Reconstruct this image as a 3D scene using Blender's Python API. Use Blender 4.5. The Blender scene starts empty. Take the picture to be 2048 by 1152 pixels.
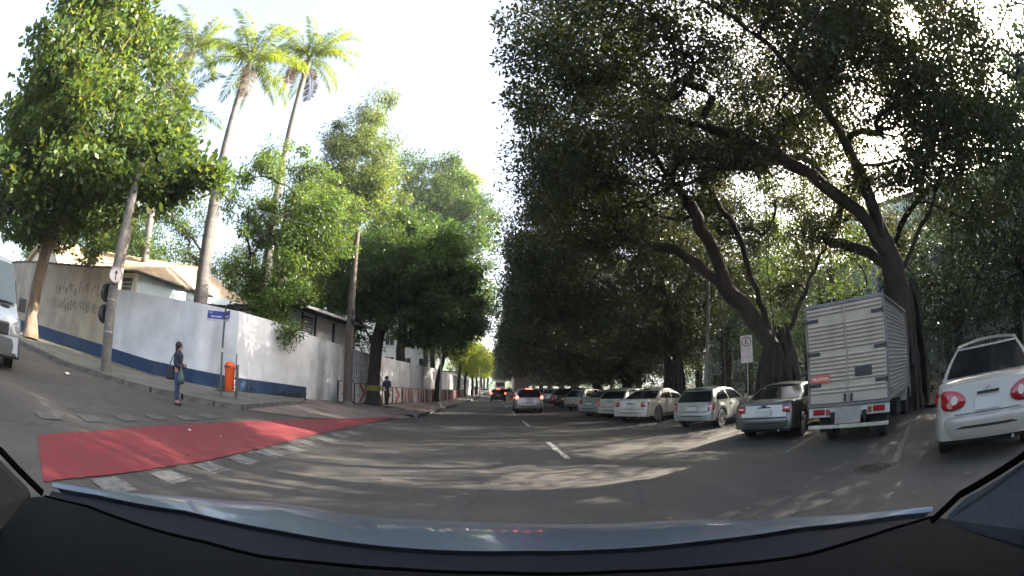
import bpy, bmesh, math, random
import numpy as np
from mathutils import Vector, Matrix
random.seed(7)
RS = np.random.RandomState
SC = bpy.context.scene
COL = SC.collection
PI = math.pi
rad = math.radians

# ------------------------------------------------------------------ camera
CAM_H = 1.58
F_PX = 915.0
cd = bpy.data.cameras.new('dash_camera')
cam = bpy.data.objects.new('dash_camera', cd)
COL.objects.link(cam)
cd.type = 'PANO'
cd.sensor_width = 36.0
cd.sensor_fit = 'HORIZONTAL'
cs = cd if hasattr(cd, 'panorama_type') else cd.cycles
cs.panorama_type = 'FISHEYE_EQUISOLID'
cs.fisheye_lens = F_PX / 2048.0 * 36.0
cs.fisheye_fov = PI
cd.clip_start = 0.02
cd.clip_end = 3000
YAW = rad(1.503)
PITCH = 2 * math.asin(199 / (2 * F_PX))
ROLL = rad(0.3)
fw = Vector((math.sin(YAW) * math.cos(PITCH), math.cos(YAW) * math.cos(PITCH), math.sin(PITCH)))
r0 = Vector((math.cos(YAW), -math.sin(YAW), 0))
u0 = r0.cross(fw)
rt = r0 * math.cos(ROLL) + u0 * math.sin(ROLL)
up = u0 * math.cos(ROLL) - r0 * math.sin(ROLL)
cam.matrix_world = Matrix(((rt.x, up.x, -fw.x, 0), (rt.y, up.y, -fw.y, 0), (rt.z, up.z, -fw.z, CAM_H), (0, 0, 0, 1)))
SC.camera = cam

# ------------------------------------------------------------------ light
SUN_AZ, SUN_EL = 74.0, 29.0
w = bpy.data.worlds.new('World')
SC.world = w
w.use_nodes = True
nt = w.node_tree
bgn = nt.nodes['Background']
sky = nt.nodes.new('ShaderNodeTexSky')
sky.sky_type = 'NISHITA'
sky.sun_disc = False
sky.sun_elevation = rad(SUN_EL)
sky.sun_rotation = rad(SUN_AZ)
sky.air_density = 1.0
sky.dust_density = 7.0
sky.ozone_density = 1.0
hs_ = nt.nodes.new('ShaderNodeHueSaturation')
hs_.inputs['Saturation'].default_value = .80
nt.links.new(sky.outputs[0], hs_.inputs['Color'])
nt.links.new(hs_.outputs[0], bgn.inputs['Color'])
bgn.inputs['Strength'].default_value = 0.15
sl = bpy.data.lights.new('sun', 'SUN')
sl.energy = 4.6
sl.angle = rad(0.53)
sl.color = (1.0, 0.92, 0.8)
so = bpy.data.objects.new('sun', sl)
COL.objects.link(so)
sd = Vector((math.sin(rad(SUN_AZ)) * math.cos(rad(SUN_EL)), math.cos(rad(SUN_AZ)) * math.cos(rad(SUN_EL)), math.sin(rad(SUN_EL))))
so.rotation_euler = sd.to_track_quat('Z', 'Y').to_euler()
SC.view_settings.view_transform = 'Standard'
SC.view_settings.look = 'None'
SC.view_settings.exposure = 2.45
SC.view_settings.gamma = 1.0
SC.view_settings.use_curve_mapping = False
SC.render.engine = 'CYCLES'
SC.cycles.max_bounces = 6
SC.cycles.diffuse_bounces = 3
SC.cycles.glossy_bounces = 2
SC.cycles.transmission_bounces = 4
SC.cycles.transparent_max_bounces = 4
SC.cycles.caustics_reflective = False
SC.cycles.caustics_refractive = False
SC.cycles.use_denoising = True

# ------------------------------------------------------------------ helpers
def zg(x, y):
    z = np.interp(-x, [0, 4.3, 7, 8.7, 11, 13, 15, 17, 22, 26, 40, 200],
                  [0, 0, .42, .70, .87, .98, 1.18, 1.34, 1.63, 1.78, 2.1, 2.1])
    t = np.clip((y - 14) / 14.0, 0, 1)
    t = t * t * (3 - 2 * t)
    return z * (1 - .55 * t)


def tag(o, label=None, cat=None, group=None, kind=None):
    if label: o['label'] = label
    if cat: o['category'] = cat
    if group: o['group'] = group
    if kind: o['kind'] = kind
    return o


def empty(name, loc=(0, 0, 0), rz=0.0, **k):
    o = bpy.data.objects.new(name, None)
    o.empty_display_size = .2
    o.location = loc
    o.rotation_euler = (0, 0, rz)
    COL.objects.link(o)
    return tag(o, **k)


def link(name, me, mat=None, parent=None, smooth=None, loc=None, **k):
    o = bpy.data.objects.new(name, me)
    if mat is not None:
        for m in (mat if isinstance(mat, (list, tuple)) else [mat]):
            me.materials.append(m)
    if smooth is not None:
        me.polygons.foreach_set('use_smooth', [True] * len(me.polygons))
        if smooth > 0:
            me.set_sharp_from_angle(angle=rad(smooth))
    if parent is not None: o.parent = parent
    if loc is not None: o.location = loc
    COL.objects.link(o)
    return tag(o, **k)


def npmesh(name, V, Q=None, T=None, mi=None):
    """mesh from numpy verts, quads, tris"""
    me = bpy.data.meshes.new(name)
    V = np.asarray(V, dtype=np.float32)
    nq = 0 if Q is None else len(Q)
    ntr = 0 if T is None else len(T)
    me.vertices.add(len(V))
    me.vertices.foreach_set('co', V.ravel())
    loops = []
    if nq: loops.append(np.asarray(Q, dtype=np.int32).ravel())
    if ntr: loops.append(np.asarray(T, dtype=np.int32).ravel())
    loops = np.concatenate(loops)
    me.loops.add(len(loops))
    me.loops.foreach_set('vertex_index', loops)
    me.polygons.add(nq + ntr)
    starts = np.concatenate([np.arange(nq) * 4, nq * 4 + np.arange(ntr) * 3]).astype(np.int32)
    me.polygons.foreach_set('loop_start', starts)
    if mi is not None: me.polygons.foreach_set('material_index', np.asarray(mi, dtype=np.int32))
    me.update(calc_edges=True)
    me.validate()
    return me


class MB:
    """collects simple solids into one mesh"""
    def __init__(s):
        s.v = []; s.f = []; s.m = []; s.cur = 0

    def add(s, vs, fs):
        b = len(s.v)
        s.v += [tuple(v) for v in vs]
        for f in fs:
            s.f.append(tuple(i + b for i in f)); s.m.append(s.cur)

    def box(s, c, d, rz=0.0, ry=0.0, rx=0.0, tap=1.0):
        hx, hy, hz = d[0] / 2, d[1] / 2, d[2] / 2
        vs = []
        M = Matrix.Rotation(rz, 3, 'Z') @ Matrix.Rotation(ry, 3, 'Y') @ Matrix.Rotation(rx, 3, 'X')
        for z in (-hz, hz):
            k = tap if z > 0 else 1
            for x, y in ((-hx, -hy), (hx, -hy), (hx, hy), (-hx, hy)):
                vs.append(M @ Vector((x * k, y * k, z)) + Vector(c))
        s.add(vs, [(3, 2, 1, 0), (4, 5, 6, 7), (0, 1, 5, 4), (1, 2, 6, 5), (2, 3, 7, 6), (3, 0, 4, 7)])

    def tube(s, pts, rr, n=8, cap=True):
        pts = [Vector(p) for p in pts]
        if not isinstance(rr, (list, tuple)): rr = [rr] * len(pts)
        vs = []
        for i, p in enumerate(pts):
            a = pts[max(0, i - 1)]; b = pts[min(len(pts) - 1, i + 1)]
            t = (b - a).normalized()
            ref = Vector((0, 0, 1)) if abs(t.z) < .9 else Vector((1, 0, 0))
            u = t.cross(ref).normalized(); v = t.cross(u)
            for k in range(n):
                an = 2 * PI * k / n
                vs.append(p + (u * math.cos(an) + v * math.sin(an)) * rr[i])
        fs = []
        for i in range(len(pts) - 1):
            for k in range(n):
                fs.append((i * n + k, i * n + (k + 1) % n, (i + 1) * n + (k + 1) % n, (i + 1) * n + k))
        if cap:
            fs.append(tuple(range(n - 1, -1, -1)))
            fs.append(tuple((len(pts) - 1) * n + k for k in range(n)))
        s.add(vs, fs)

    def disc(s, c, r, axis, th=.02, n=20, rz=0):
        """solid disc, axis vector"""
        a = Vector(axis).normalized()
        s.tube([Vector(c) - a * th / 2, Vector(c) + a * th / 2], r, n)

    def lathe(s, prof, c=(0, 0, 0), axis='z', n=20):
        vs = []
        for r, h in prof:
            for k in range(n):
                an = 2 * PI * k / n
                if axis == 'z': vs.append((c[0] + r * math.cos(an), c[1] + r * math.sin(an), c[2] + h))
                else: vs.append((c[0] + h, c[1] + r * math.cos(an), c[2] + r * math.sin(an)))
        fs = []
        for i in range(len(prof) - 1):
            for k in range(n):
                fs.append((i * n + k, i * n + (k + 1) % n, (i + 1) * n + (k + 1) % n, (i + 1) * n + k))
        s.add(vs, fs)

    def grid(s, P):
        """P: list of rows of points"""
        r, c = len(P), len(P[0])
        s.add([q for row in P for q in row],
              [(i * c + j, i * c + j + 1, (i + 1) * c + j + 1, (i + 1) * c + j) for i in range(r - 1) for j in range(c - 1)])

    def prism(s, poly, z0, z1):
        n = len(poly)
        s.add([(x, y, z0) for x, y in poly] + [(x, y, z1) for x, y in poly],
              [tuple(range(n - 1, -1, -1)), tuple(range(n, 2 * n))] + [(i, (i + 1) % n, n + (i + 1) % n, n + i) for i in range(n)])

    def build(s, name, mat, parent=None, smooth=None, bevel=0, **k):
        me = bpy.data.meshes.new(name)
        me.from_pydata(s.v, [], s.f)
        if isinstance(mat, (list, tuple)):
            me.polygons.foreach_set('material_index', s.m)
        me.update()
        bm = bmesh.new(); bm.from_mesh(me)
        bmesh.ops.recalc_face_normals(bm, faces=bm.faces)
        bm.to_mesh(me); bm.free()
        o = link(name, me, mat, parent, smooth, **k)
        if bevel:
            b = o.modifiers.new('bevel', 'BEVEL'); b.width = bevel; b.segments = 2; b.limit_method = 'ANGLE'; b.angle_limit = rad(35)
        return o


def split_parts(o):
    """turn every loose piece of a part into an object of its own"""
    me = o.data; n = len(me.vertices)
    up = list(range(n))
    def find(a):
        while up[a] != a: up[a] = up[up[a]]; a = up[a]
        return a
    for e in me.edges:
        a, b = find(e.vertices[0]), find(e.vertices[1])
        if a != b: up[a] = b
    gr = {}
    for p in me.polygons: gr.setdefault(find(p.vertices[0]), []).append(p)
    if len(gr) < 2 or len(gr) > 120: return
    first = True
    co = [tuple(v.co) for v in me.vertices]
    for k, ps in gr.items():
        ids = {}; fs = []
        for p in ps: fs.append([ids.setdefault(v, len(ids)) for v in p.vertices])
        m2 = bpy.data.meshes.new(o.name.split('.')[0])
        m2.from_pydata([co[v] for v in ids], [], fs)
        for m in me.materials: m2.materials.append(m)
        m2.polygons.foreach_set('use_smooth', [p.use_smooth for p in ps]); m2.polygons.foreach_set('material_index', [p.material_index for p in ps]); m2.update()
        if first: o.data = m2; first = False
        else:
            q = o.copy(); q.data = m2; COL.objects.link(q)


# ------------------------------------------------------------------ materials
def mat(name, col, rough=.6, metal=0.0, spec=.5, noise=None, bump=None, coat=0.0, emis=None, col2=None, stretch=None, streak=None):
    m = bpy.data.materials.new(name)
    m.use_nodes = True
    n = m.node_tree; b = n.nodes['Principled BSDF']
    b.inputs['Base Color'].default_value = (*col, 1)
    b.inputs['Roughness'].default_value = rough
    b.inputs['Metallic'].default_value = metal
    b.inputs['Specular IOR Level'].default_value = spec
    b.inputs['Coat Weight'].default_value = coat
    b.inputs['Coat Roughness'].default_value = .06
    if emis:
        b.inputs['Emission Color'].default_value = (*emis[0], 1); b.inputs['Emission Strength'].default_value = emis[1]
    tc = n.nodes.new('ShaderNodeTexCoord')
    src = tc.outputs['Object']
    if stretch:
        mp = n.nodes.new('ShaderNodeMapping'); mp.inputs['Scale'].default_value = stretch
        n.links.new(src, mp.inputs[0]); src = mp.outputs[0]
    if noise:
        sc, amt = noise
        c2 = col2 or tuple(c * (1 - amt) for c in col)
        c1 = col if col2 else tuple(min(1, c * (1 + amt * .6)) for c in col)
        t = n.nodes.new('ShaderNodeTexNoise'); t.inputs['Scale'].default_value = sc; t.inputs['Detail'].default_value = 6; t.inputs['Roughness'].default_value = .65
        n.links.new(src, t.inputs['Vector'])
        rp = n.nodes.new('ShaderNodeValToRGB')
        rp.color_ramp.elements[0].position = .35; rp.color_ramp.elements[1].position = .65
        rp.color_ramp.elements[0].color = (*c2, 1); rp.color_ramp.elements[1].color = (*c1, 1)
        n.links.new(t.outputs['Fac'], rp.inputs[0])
        out = rp.outputs[0]
        if streak:   # vertical grime streaks
            s2, a2 = streak
            mp2 = n.nodes.new('ShaderNodeMapping'); mp2.inputs['Scale'].default_value = (s2, s2, s2 * .12)
            n.links.new(tc.outputs['Object'], mp2.inputs[0])
            t2 = n.nodes.new('ShaderNodeTexNoise'); t2.inputs['Scale'].default_value = 1; t2.inputs['Detail'].default_value = 5
            n.links.new(mp2.outputs[0], t2.inputs['Vector'])
            r2 = n.nodes.new('ShaderNodeMapRange'); r2.inputs[1].default_value = .5; r2.inputs[2].default_value = .75
            r2.inputs[3].default_value = 0; r2.inputs[4].default_value = a2
            n.links.new(t2.outputs['Fac'], r2.inputs[0])
            mx = n.nodes.new('ShaderNodeMixRGB'); mx.inputs[2].default_value = (.09, .085, .07, 1)
            n.links.new(r2.outputs[0], mx.inputs[0]); n.links.new(out, mx.inputs[1]); out = mx.outputs[0]
        n.links.new(out, b.inputs['Base Color'])
    if bump:
        sc, st = bump
        t = n.nodes.new('ShaderNodeTexNoise'); t.inputs['Scale'].default_value = sc; t.inputs['Detail'].default_value = 8
        n.links.new(src, t.inputs['Vector'])
        bp = n.nodes.new('ShaderNodeBump'); bp.inputs['Strength'].default_value = st; bp.inputs['Distance'].default_value = .02
        n.links.new(t.outputs['Fac'], bp.inputs['Height']); n.links.new(bp.outputs[0], b.inputs['Normal'])
    return m


def leafmat(name, c1, c2, trans=.5, tcol=None):
    m = bpy.data.materials.new(name); m.use_nodes = True
    n = m.node_tree; n.nodes.clear()
    out = n.nodes.new('ShaderNodeOutputMaterial')
    geo = n.nodes.new('ShaderNodeNewGeometry')
    rp = n.nodes.new('ShaderNodeValToRGB')
    rp.color_ramp.elements[0].color = (*c1, 1); rp.color_ramp.elements[1].color = (*c2, 1)
    e = rp.color_ramp.elements.new(.93); e.color = (*c2, 1)
    rp.color_ramp.elements[-1].color = (c2[0] * 1.9, c2[1] * 1.2, c2[2], 1)
    n.links.new(geo.outputs['Random Per Island'], rp.inputs[0])
    d = n.nodes.new('ShaderNodeBsdfPrincipled'); d.inputs['Roughness'].default_value = .42; d.inputs['Specular IOR Level'].default_value = .45
    n.links.new(rp.outputs[0], d.inputs['Base Color'])
    t = n.nodes.new('ShaderNodeBsdfTranslucent')
    g = n.nodes.new('ShaderNodeMixRGB'); g.blend_type = 'MULTIPLY'; g.inputs[0].default_value = 1
    g.inputs[2].default_value = (*(tcol or (2.6, 2.1, .8)), 1)
    n.links.new(rp.outputs[0], g.inputs[1]); n.links.new(g.outputs[0], t.inputs[0])
    mx = n.nodes.new('ShaderNodeMixShader'); mx.inputs[0].default_value = trans
    n.links.new(d.outputs[0], mx.inputs[1]); n.links.new(t.outputs[0], mx.inputs[2]); n.links.new(mx.outputs[0], out.inputs[0])
    return m


def asphalt():
    m = mat('asphalt', (.060, .0515, .0415), .88, noise=(.35, .30), bump=(70, .5))
    n = m.node_tree; b = n.nodes['Principled BSDF']
    base = b.inputs['Base Color'].links[0].from_socket
    tc = [q for q in n.nodes if q.type == 'TEX_COORD'][0].outputs['Object']

    def layer(base, fac, col):
        mx = n.nodes.new('ShaderNodeMixRGB'); mx.inputs[2].default_value = (*col, 1)
        n.links.new(fac, mx.inputs[0]); n.links.new(base, mx.inputs[1]); return mx.outputs[0]

    def rng(src, a, b_, c, d):
        r = n.nodes.new('ShaderNodeMapRange'); r.inputs[1].default_value = a; r.inputs[2].default_value = b_; r.inputs[3].default_value = c; r.inputs[4].default_value = d
        n.links.new(src, r.inputs[0]); return r.outputs[0]

    def noise(scale, detail=3, vec=None):
        t = n.nodes.new('ShaderNodeTexNoise'); t.inputs['Scale'].default_value = scale; t.inputs['Detail'].default_value = detail
        n.links.new(vec or tc, t.inputs['Vector']); return t
    # stone grain
    base = layer(base, rng(noise(38, 2).outputs['Fac'], .56, .70, 0, .55), (.125, .118, .108))
    base = layer(base, rng(noise(30, 2).outputs['Fac'], .60, .72, 0, .6), (.028, .026, .024))
    # oil and repair patches
    base = layer(base, rng(noise(.9, 4).outputs['Fac'], .58, .66, 0, .35), (.038, .035, .032))
    mp = n.nodes.new('ShaderNodeMapping'); mp.inputs['Scale'].default_value = (1.6, .10, 1); n.links.new(tc, mp.inputs[0])
    base = layer(base, rng(noise(1, 4, mp.outputs[0]).outputs['Fac'], .52, .72, 0, .35), (.085, .077, .066))
    # cracks
    wob = noise(1.2, 5)
    va = n.nodes.new('ShaderNodeVectorMath'); va.operation = 'MULTIPLY_ADD'; va.inputs[1].default_value = (.9, .9, .9)
    n.links.new(wob.outputs['Color'], va.inputs[0]); n.links.new(tc, va.inputs[2])
    vo = n.nodes.new('ShaderNodeTexVoronoi'); vo.feature = 'DISTANCE_TO_EDGE'; vo.inputs['Scale'].default_value = .33; n.links.new(va.outputs[0], vo.inputs['Vector'])
    base = layer(base, rng(vo.outputs['Distance'], .004, .011, .45, 0), (.022, .02, .018))
    n.links.new(base, b.inputs['Base Color'])
    return m


M = dict(
    asphalt=asphalt(),
    soil=mat('soil', (.075, .055, .035), .95, noise=(1.5, .5), bump=(12, .6)),
    pave=mat('pavement_concrete', (.16, .125, .105), .9, noise=(1.2, .4), bump=(25, .4)),
    pavel=mat('pavement_mossy', (.10, .10, .085), .9, noise=(1.0, .35), bump=(25, .4)),
    kerb=mat('kerb_granite', (.12, .115, .105), .9, noise=(6, .45), bump=(30, .5)),
    red=mat('red_paint', (.20, .010, .016), .75, noise=(9, .3), col2=(.115, .026, .025), bump=(60, .4)),
    white=mat('road_white', (.40, .39, .35), .75, noise=(7, .5), bump=(50, .3)),
    faded=mat('road_white_worn', (.17, .165, .15), .85, noise=(9, .5), col2=(.075, .07, .063)), fadedd=mat('road_white_ghost', (.10, .096, .088), .85, noise=(9, .5), col2=(.062, .057, .05)),
    wall=mat('wall_plaster', (.64, .655, .67), .85, noise=(.9, .16), bump=(8, .3), streak=(1.1, .5)),
    wallw=mat('wall_cream', (.40, .335, .25), .85, noise=(.9, .25), bump=(8, .3), streak=(1.0, .45)),
    blue=mat('wall_blue', (.016, .042, .10), .8, noise=(2, .3), bump=(10, .3), streak=(1.3, .4)),
    conc=mat('pole_concrete', (.13, .12, .11), .9, noise=(4, .35), bump=(20, .4), streak=(2, .4)),
    steel=mat('galvanised_steel', (.33, .33, .33), .45, .6, noise=(5, .2)),
    dark=mat('dark_metal', (.02, .02, .022), .5),
    black=mat('black_rubber', (.012, .012, .013), .85, noise=(10, .3)),
    glass=mat('car_glass', (.008, .009, .010), .09, 0, .28),
    glassl=mat('pale_glass', (.05, .07, .065), .05, 0, .9),
    rim=mat('alloy_rim', (.35, .35, .36), .3, .9),
    lamp=mat('tail_lamp_red', (.24, .006, .008), .12, 0, .7),
    lampw=mat('tail_lamp_clear', (.55, .5, .48), .12, 0, .7),
    lampon=mat('tail_lamp_lit', (.6, .02, .02), .2, emis=((1, .05, .03), 6)),
    orange=mat('orange_plastic', (.75, .10, .012), .45, noise=(4, .15)),
    signblue=mat('sign_blue', (.03, .05, .28), .4, noise=(8, .2)),
    signwhite=mat('sign_white', (.58, .54, .50), .5, noise=(6, .2)),
    signgreen=mat('sign_green', (.01, .22, .12), .5),
    text=mat('sign_black', (.02, .012, .012), .6),
    textw=mat('sign_white_print', (.7, .7, .72), .5),
    redprint=mat('red_print', (.42, .03, .05), .6, noise=(6, .3)),
    plate=mat('licence_plate', (.45, .45, .44), .5, noise=(5, .1)),
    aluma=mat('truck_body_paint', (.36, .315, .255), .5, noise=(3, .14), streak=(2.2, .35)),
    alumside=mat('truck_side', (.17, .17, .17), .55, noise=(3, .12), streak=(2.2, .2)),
    cabp=mat('truck_cab_paint', (.42, .42, .40), .35, coat=.4),
    bark=mat('bark_dark', (.032, .024, .018), .95, noise=(3, .5), bump=(9, 1.0), stretch=(1, 1, .25)),
    barkl=mat('bark_light', (.16, .12, .085), .95, noise=(3, .45), bump=(9, .9), stretch=(1, 1, .3)),
    palm=mat('palm_trunk', (.12, .112, .105), .9, noise=(2, .25), bump=(7, .5), stretch=(.4, .4, 3)),
    root=mat('aerial_root', (.085, .06, .04), .95, noise=(5, .4)),
    tile=mat('roof_tile', (.42, .31, .20), .85, noise=(3, .3), bump=(14, .6), stretch=(1, 4, 1)),
    eave=mat('eave_dark', (.045, .042, .04), .8),
    render=mat('house_white', (.72, .70, .64), .85, noise=(1, .1)),
    renderb=mat('house_blue', (.50, .60, .66), .85, noise=(1, .1)),
    apt=mat('apartment_pale', (.50, .52, .54), .85, noise=(.6, .15)),
    wing=mat('window_dark', (.03, .035, .045), .15, 0, .7),
    wframe=mat('window_frame', (.6, .6, .57), .6),
    yellow=mat('yellow_paint', (.22, .18, .03), .8, noise=(6, .4)),
    hood=mat('own_bonnet_paint', (.10, .13, .17), .38, .6, .5, coat=.6),
    cowl=mat('cowl_plastic', (.002, .0035, .008), .7, 0, .15, noise=(3, .3)),
    dash=mat('dashboard_vinyl', (.003, .0035, .0045), .85, 0, .08, noise=(40, .3), bump=(120, .25)),
    trim=mat('pillar_trim', (.010, .011, .012), .8, 0, .2),
    skin=mat('skin', (.35, .2, .14), .55),
    hair=mat('hair_dark', (.012, .009, .008), .6),
    navy=mat('navy_top', (.02, .025, .045), .85, noise=(8, .2)),
    jeans=mat('blue_jeans', (.035, .055, .12), .85, noise=(10, .3)),
    bagm=mat('black_bag', (.012, .012, .014), .5),
    teal=mat('green_plastic_bag', (.05, .10, .09), .45),
    shoe=mat('shoe', (.04, .035, .035), .7),
    drape=mat('drape_white', (.55, .48, .44), .8, noise=(4, .3), stretch=(2, 2, .3)), draper=mat('drape_red', (.30, .07, .065), .8, noise=(4, .4), stretch=(2, 2, .3)), draped=mat('drape_dark', (.09, .07, .065), .8),
    clutter=mat('leaf_litter', (.16, .10, .05), .9, noise=(20, .4)),
)


def paint(name, col, rough=.3, metal=.0):
    return mat(name, col, rough, metal, .5, noise=(1.5, .06), coat=.7)


P_WHITE = paint('paint_white', (.43, .40, .34))
P_EDGE = paint('paint_edge_silver', (.27, .26, .225))
P_SILVER = paint('paint_silver', (.33, .33, .31), .32, .55)
P_GREY = paint('paint_grey_green', (.085, .095, .088), .3, .5)
P_LGREY = paint('paint_pale_green', (.30, .32, .29), .32, .3)
P_RED = paint('paint_red', (.30, .015, .02))
P_DARK = paint('paint_dark', (.03, .03, .035), .3, .3)
P_BEIGE = paint('paint_champagne', (.30, .265, .235), .32, .5)
P_VAN = paint('paint_van', (.36, .40, .44))
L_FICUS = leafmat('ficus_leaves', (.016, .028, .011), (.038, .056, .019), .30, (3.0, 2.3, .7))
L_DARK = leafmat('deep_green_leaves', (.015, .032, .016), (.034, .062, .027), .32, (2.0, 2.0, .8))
L_ALMOND = leafmat('almond_leaves', (.035, .075, .022), (.095, .140, .042), .45, (2.0, 1.75, .8))
L_MID = leafmat('mid_green_leaves', (.036, .075, .026), (.100, .150, .040), .45, (2.0, 1.9, .9))
L_MID2 = leafmat('green_leaves', (.028, .060, .020), (.062, .105, .034), .42, (2.0, 1.9, .8))
L_CONE = leafmat('creeper_leaves', (.042, .080, .024), (.125, .170, .042), .42, (2.0, 1.8, .8))
L_PALE = leafmat('pale_green_leaves', (.075, .105, .050), (.16, .19, .09), .45, (1.8, 1.7, .9))
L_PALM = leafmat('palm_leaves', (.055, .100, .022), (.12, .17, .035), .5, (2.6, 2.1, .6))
L_DRY = leafmat('dry_palm_leaves', (.09, .068, .048), (.17, .125, .085), .4, (1.4, 1.2, .9))
L_YEL = leafmat('yellow_green_leaves', (.09, .14, .02), (.19, .24, .035), .5, (2.2, 1.9, .6))

# ------------------------------------------------------------------ ground, roads, pavements
def axis(*segs):
    o = []
    for a, b, st in segs: o += list(np.arange(a, b, st))
    return np.array(o)


def sheet(name, xs, ys, off, mt, keep=None, **k):
    X, Y = np.meshgrid(xs, ys)
    Z = zg(X, Y) + off
    n, m = X.shape
    idx = np.arange(n * m).reshape(n, m)
    Q = np.stack([idx[:-1, :-1], idx[:-1, 1:], idx[1:, 1:], idx[1:, :-1]], -1).reshape(-1, 4)
    if keep is not None:
        cx = (X[:-1, :-1] + X[1:, 1:]).ravel() / 2; cy = (Y[:-1, :-1] + Y[1:, 1:]).ravel() / 2
        Q = Q[keep(cx, cy)]
    V = np.stack([X, Y, Z], -1).reshape(-1, 3)
    used, inv = np.unique(Q, return_inverse=True)
    return link(name, npmesh(name, V[used], inv.reshape(-1, 4)), mt, smooth=0, **k)


def resample(P, n):
    P = np.array(P, float)
    d = np.r_[0, np.cumsum(np.linalg.norm(np.diff(P, axis=0), axis=1))]
    t = np.linspace(0, d[-1], n)
    return np.stack([np.interp(t, d, P[:, i]) for i in range(P.shape[1])], 1)


def strip(name, A, B, off, mt, n=60, m=10, jag=0, parent=None, **k):
    a = resample(A, n); b = resample(B, n)
    if jag:
        r = RS(5); a = a + r.normal(0, jag, a.shape); b = b + r.normal(0, jag, b.shape)
    t = np.linspace(0, 1, m)[None, :, None]
    G = a[:, None] * (1 - t) + b[:, None] * t
    o = off if not callable(off) else off(G[..., 0], G[..., 1])
    Z = zg(G[..., 0], G[..., 1]) + o
    V = np.concatenate([G, Z[..., None]], -1).reshape(-1, 3)
    idx = np.arange(n * m).reshape(n, m)
    Q = np.stack([idx[:-1, :-1], idx[:-1, 1:], idx[1:, 1:], idx[1:, :-1]], -1).reshape(-1, 4)
    me = npmesh(name, V, Q)
    if me.polygons[0].normal.z < 0: me.flip_normals()
    return link(name, me, mt, smooth=0, parent=parent, **k)


sheet('ground', axis((-600, -60, 45), (-60, 20, 1.0), (20, 620, 50)), axis((-300, -20, 40), (-20, 100, 1.0), (100, 1500, 70)), -.10, M['soil'], kind='structure')
sheet('road', axis((-60, 13.01, .5)), axis((-14, 96, .5)), 0, M['asphalt'],
      keep=lambda x, y: ((y < 22.5) & (x > -60)) | ((x > -5.2)), kind='structure')
ROAD = [o for o in COL.objects if o.name == 'road'][0]
sheet('road_ahead', axis((-5, 13.01, 1)), axis((95.5, 700, 4)), 0, M['asphalt'], kind='structure')

KERB_SIDE = [(-60, 8.3), (-26, 8.3), (-16, 8.3), (-12.8, 8.6), (-11.2, 8.95), (-9.9, 9.2), (-8.9, 9.6), (-8.1, 10.5), (-7.5, 11.7)]
KERB_IN = [(-7.5, 11.7), (-7.65, 13.5), (-7.95, 17.4)]
KERB_MAIN = [(-4.0, 21.7), (-3.85, 30), (-3.4, 45), (-3.2, 55), (-2.9, 90)]
WALL = [(-60, 13.0), (-26, 12.95), (-22, 12.75), (-17, 12.6), (-15.3, 12.75), (-13, 13.1), (-10.9, 13.5), (-9.5, 14.4), (-9.05, 16.2),
        (-8.7, 19.3), (-8.1, 25), (-7.35, 30), (-6.6, 35), (-5.95, 40.5), (-5.4, 60), (-5.0, 92)]


strip('side_pavement', KERB_SIDE + KERB_IN[1:], [(-60, 13.3), (-26, 13.2), (-15, 13.1), (-10.9, 13.9), (-9.6, 14.6), (-9.2, 16.2), (-8.8, 19.4)], .13, M['pavel'], n=150, m=12, kind='structure')
strip('crossing_apron', [(-7.52, 11.75), (-6.2, 13.9), (-5.4, 16.6), (-4.7, 19.4), (-4.05, 21.75)], [(-7.7, 13.5), (-7.98, 17.3), (-8.85, 19.4), (-8.7, 21), (-8.6, 21.75)],
      lambda x, y: .02 + .115 * np.clip((y - 16) / 5.75, 0, 1) * np.clip((np.interp(y, [11.75, 13.9, 16.6, 19.4, 21.75], [-7.52, -6.2, -5.4, -4.7, -4.05]) - x) / .8, 0, 1), M['pave'], n=50, m=14, kind='structure')
strip('main_pavement', KERB_MAIN, [(-8.6, 21.7), (-8.2, 25.2), (-7.5, 30.2), (-6.7, 35.2), (-6.1, 40.6), (-5.5, 60), (-5.1, 92)], .135, M['pave'], n=150, m=10, kind='structure')
strip('far_pavement', [(-2.9, 90), (-2.4, 300)], [(-8.5, 90), (-8, 300)], .135, M['pave'], n=60, m=6, kind='structure')
strip('park_verge', [(12.6, -12), (12.6, 300)], [(30, -12), (30, 300)], .10, M['soil'], n=120, m=6, kind='structure')

# kerbs made of single granite stones
stone_me = []
for v in range(3):
    r = RS(v); mb = MB(); mb.box((0, 0, 0), (.93, .17, .32))
    o = mb.v; mb.v = [(x + r.uniform(-.015, .015), y + r.uniform(-.012, .012), z + r.uniform(-.012, .012)) for x, y, z in o]
    me = bpy.data.meshes.new('kerb_stone'); me.from_pydata(mb.v, [], mb.f); me.materials.append(M['kerb'])
    stone_me.append(me)


def kerb(name, P, base, far=None):
    P = np.array(P, float)
    L = np.linalg.norm(np.diff(P, axis=0), axis=1).sum()
    n = int(L / .96)
    Q = resample(P, n + 1)
    root = strip(name, P + np.array([0, 0]), P + np.array([.001, .001]) + np.array([-.1, .1]), -.03, M['kerb'], n=n * 2, m=2, kind='structure')
    for i in range(n):
        a, b = Q[i], Q[i + 1]
        c = (a + b) / 2
        o = bpy.data.objects.new('kerb_stone', stone_me[i % 3])
        za, zb = zg(a[0], a[1]), zg(b[0], b[1])
        o.location = (c[0], c[1], (za + zb) / 2 - .005 + random.uniform(-.008, .008))
        o.rotation_euler = (0, -math.atan2(zb - za, np.linalg.norm(b - a)), math.atan2(b[1] - a[1], b[0] - a[0]) + random.uniform(-.015, .015))
        o.parent = root
        COL.objects.link(o)
    return root


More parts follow.
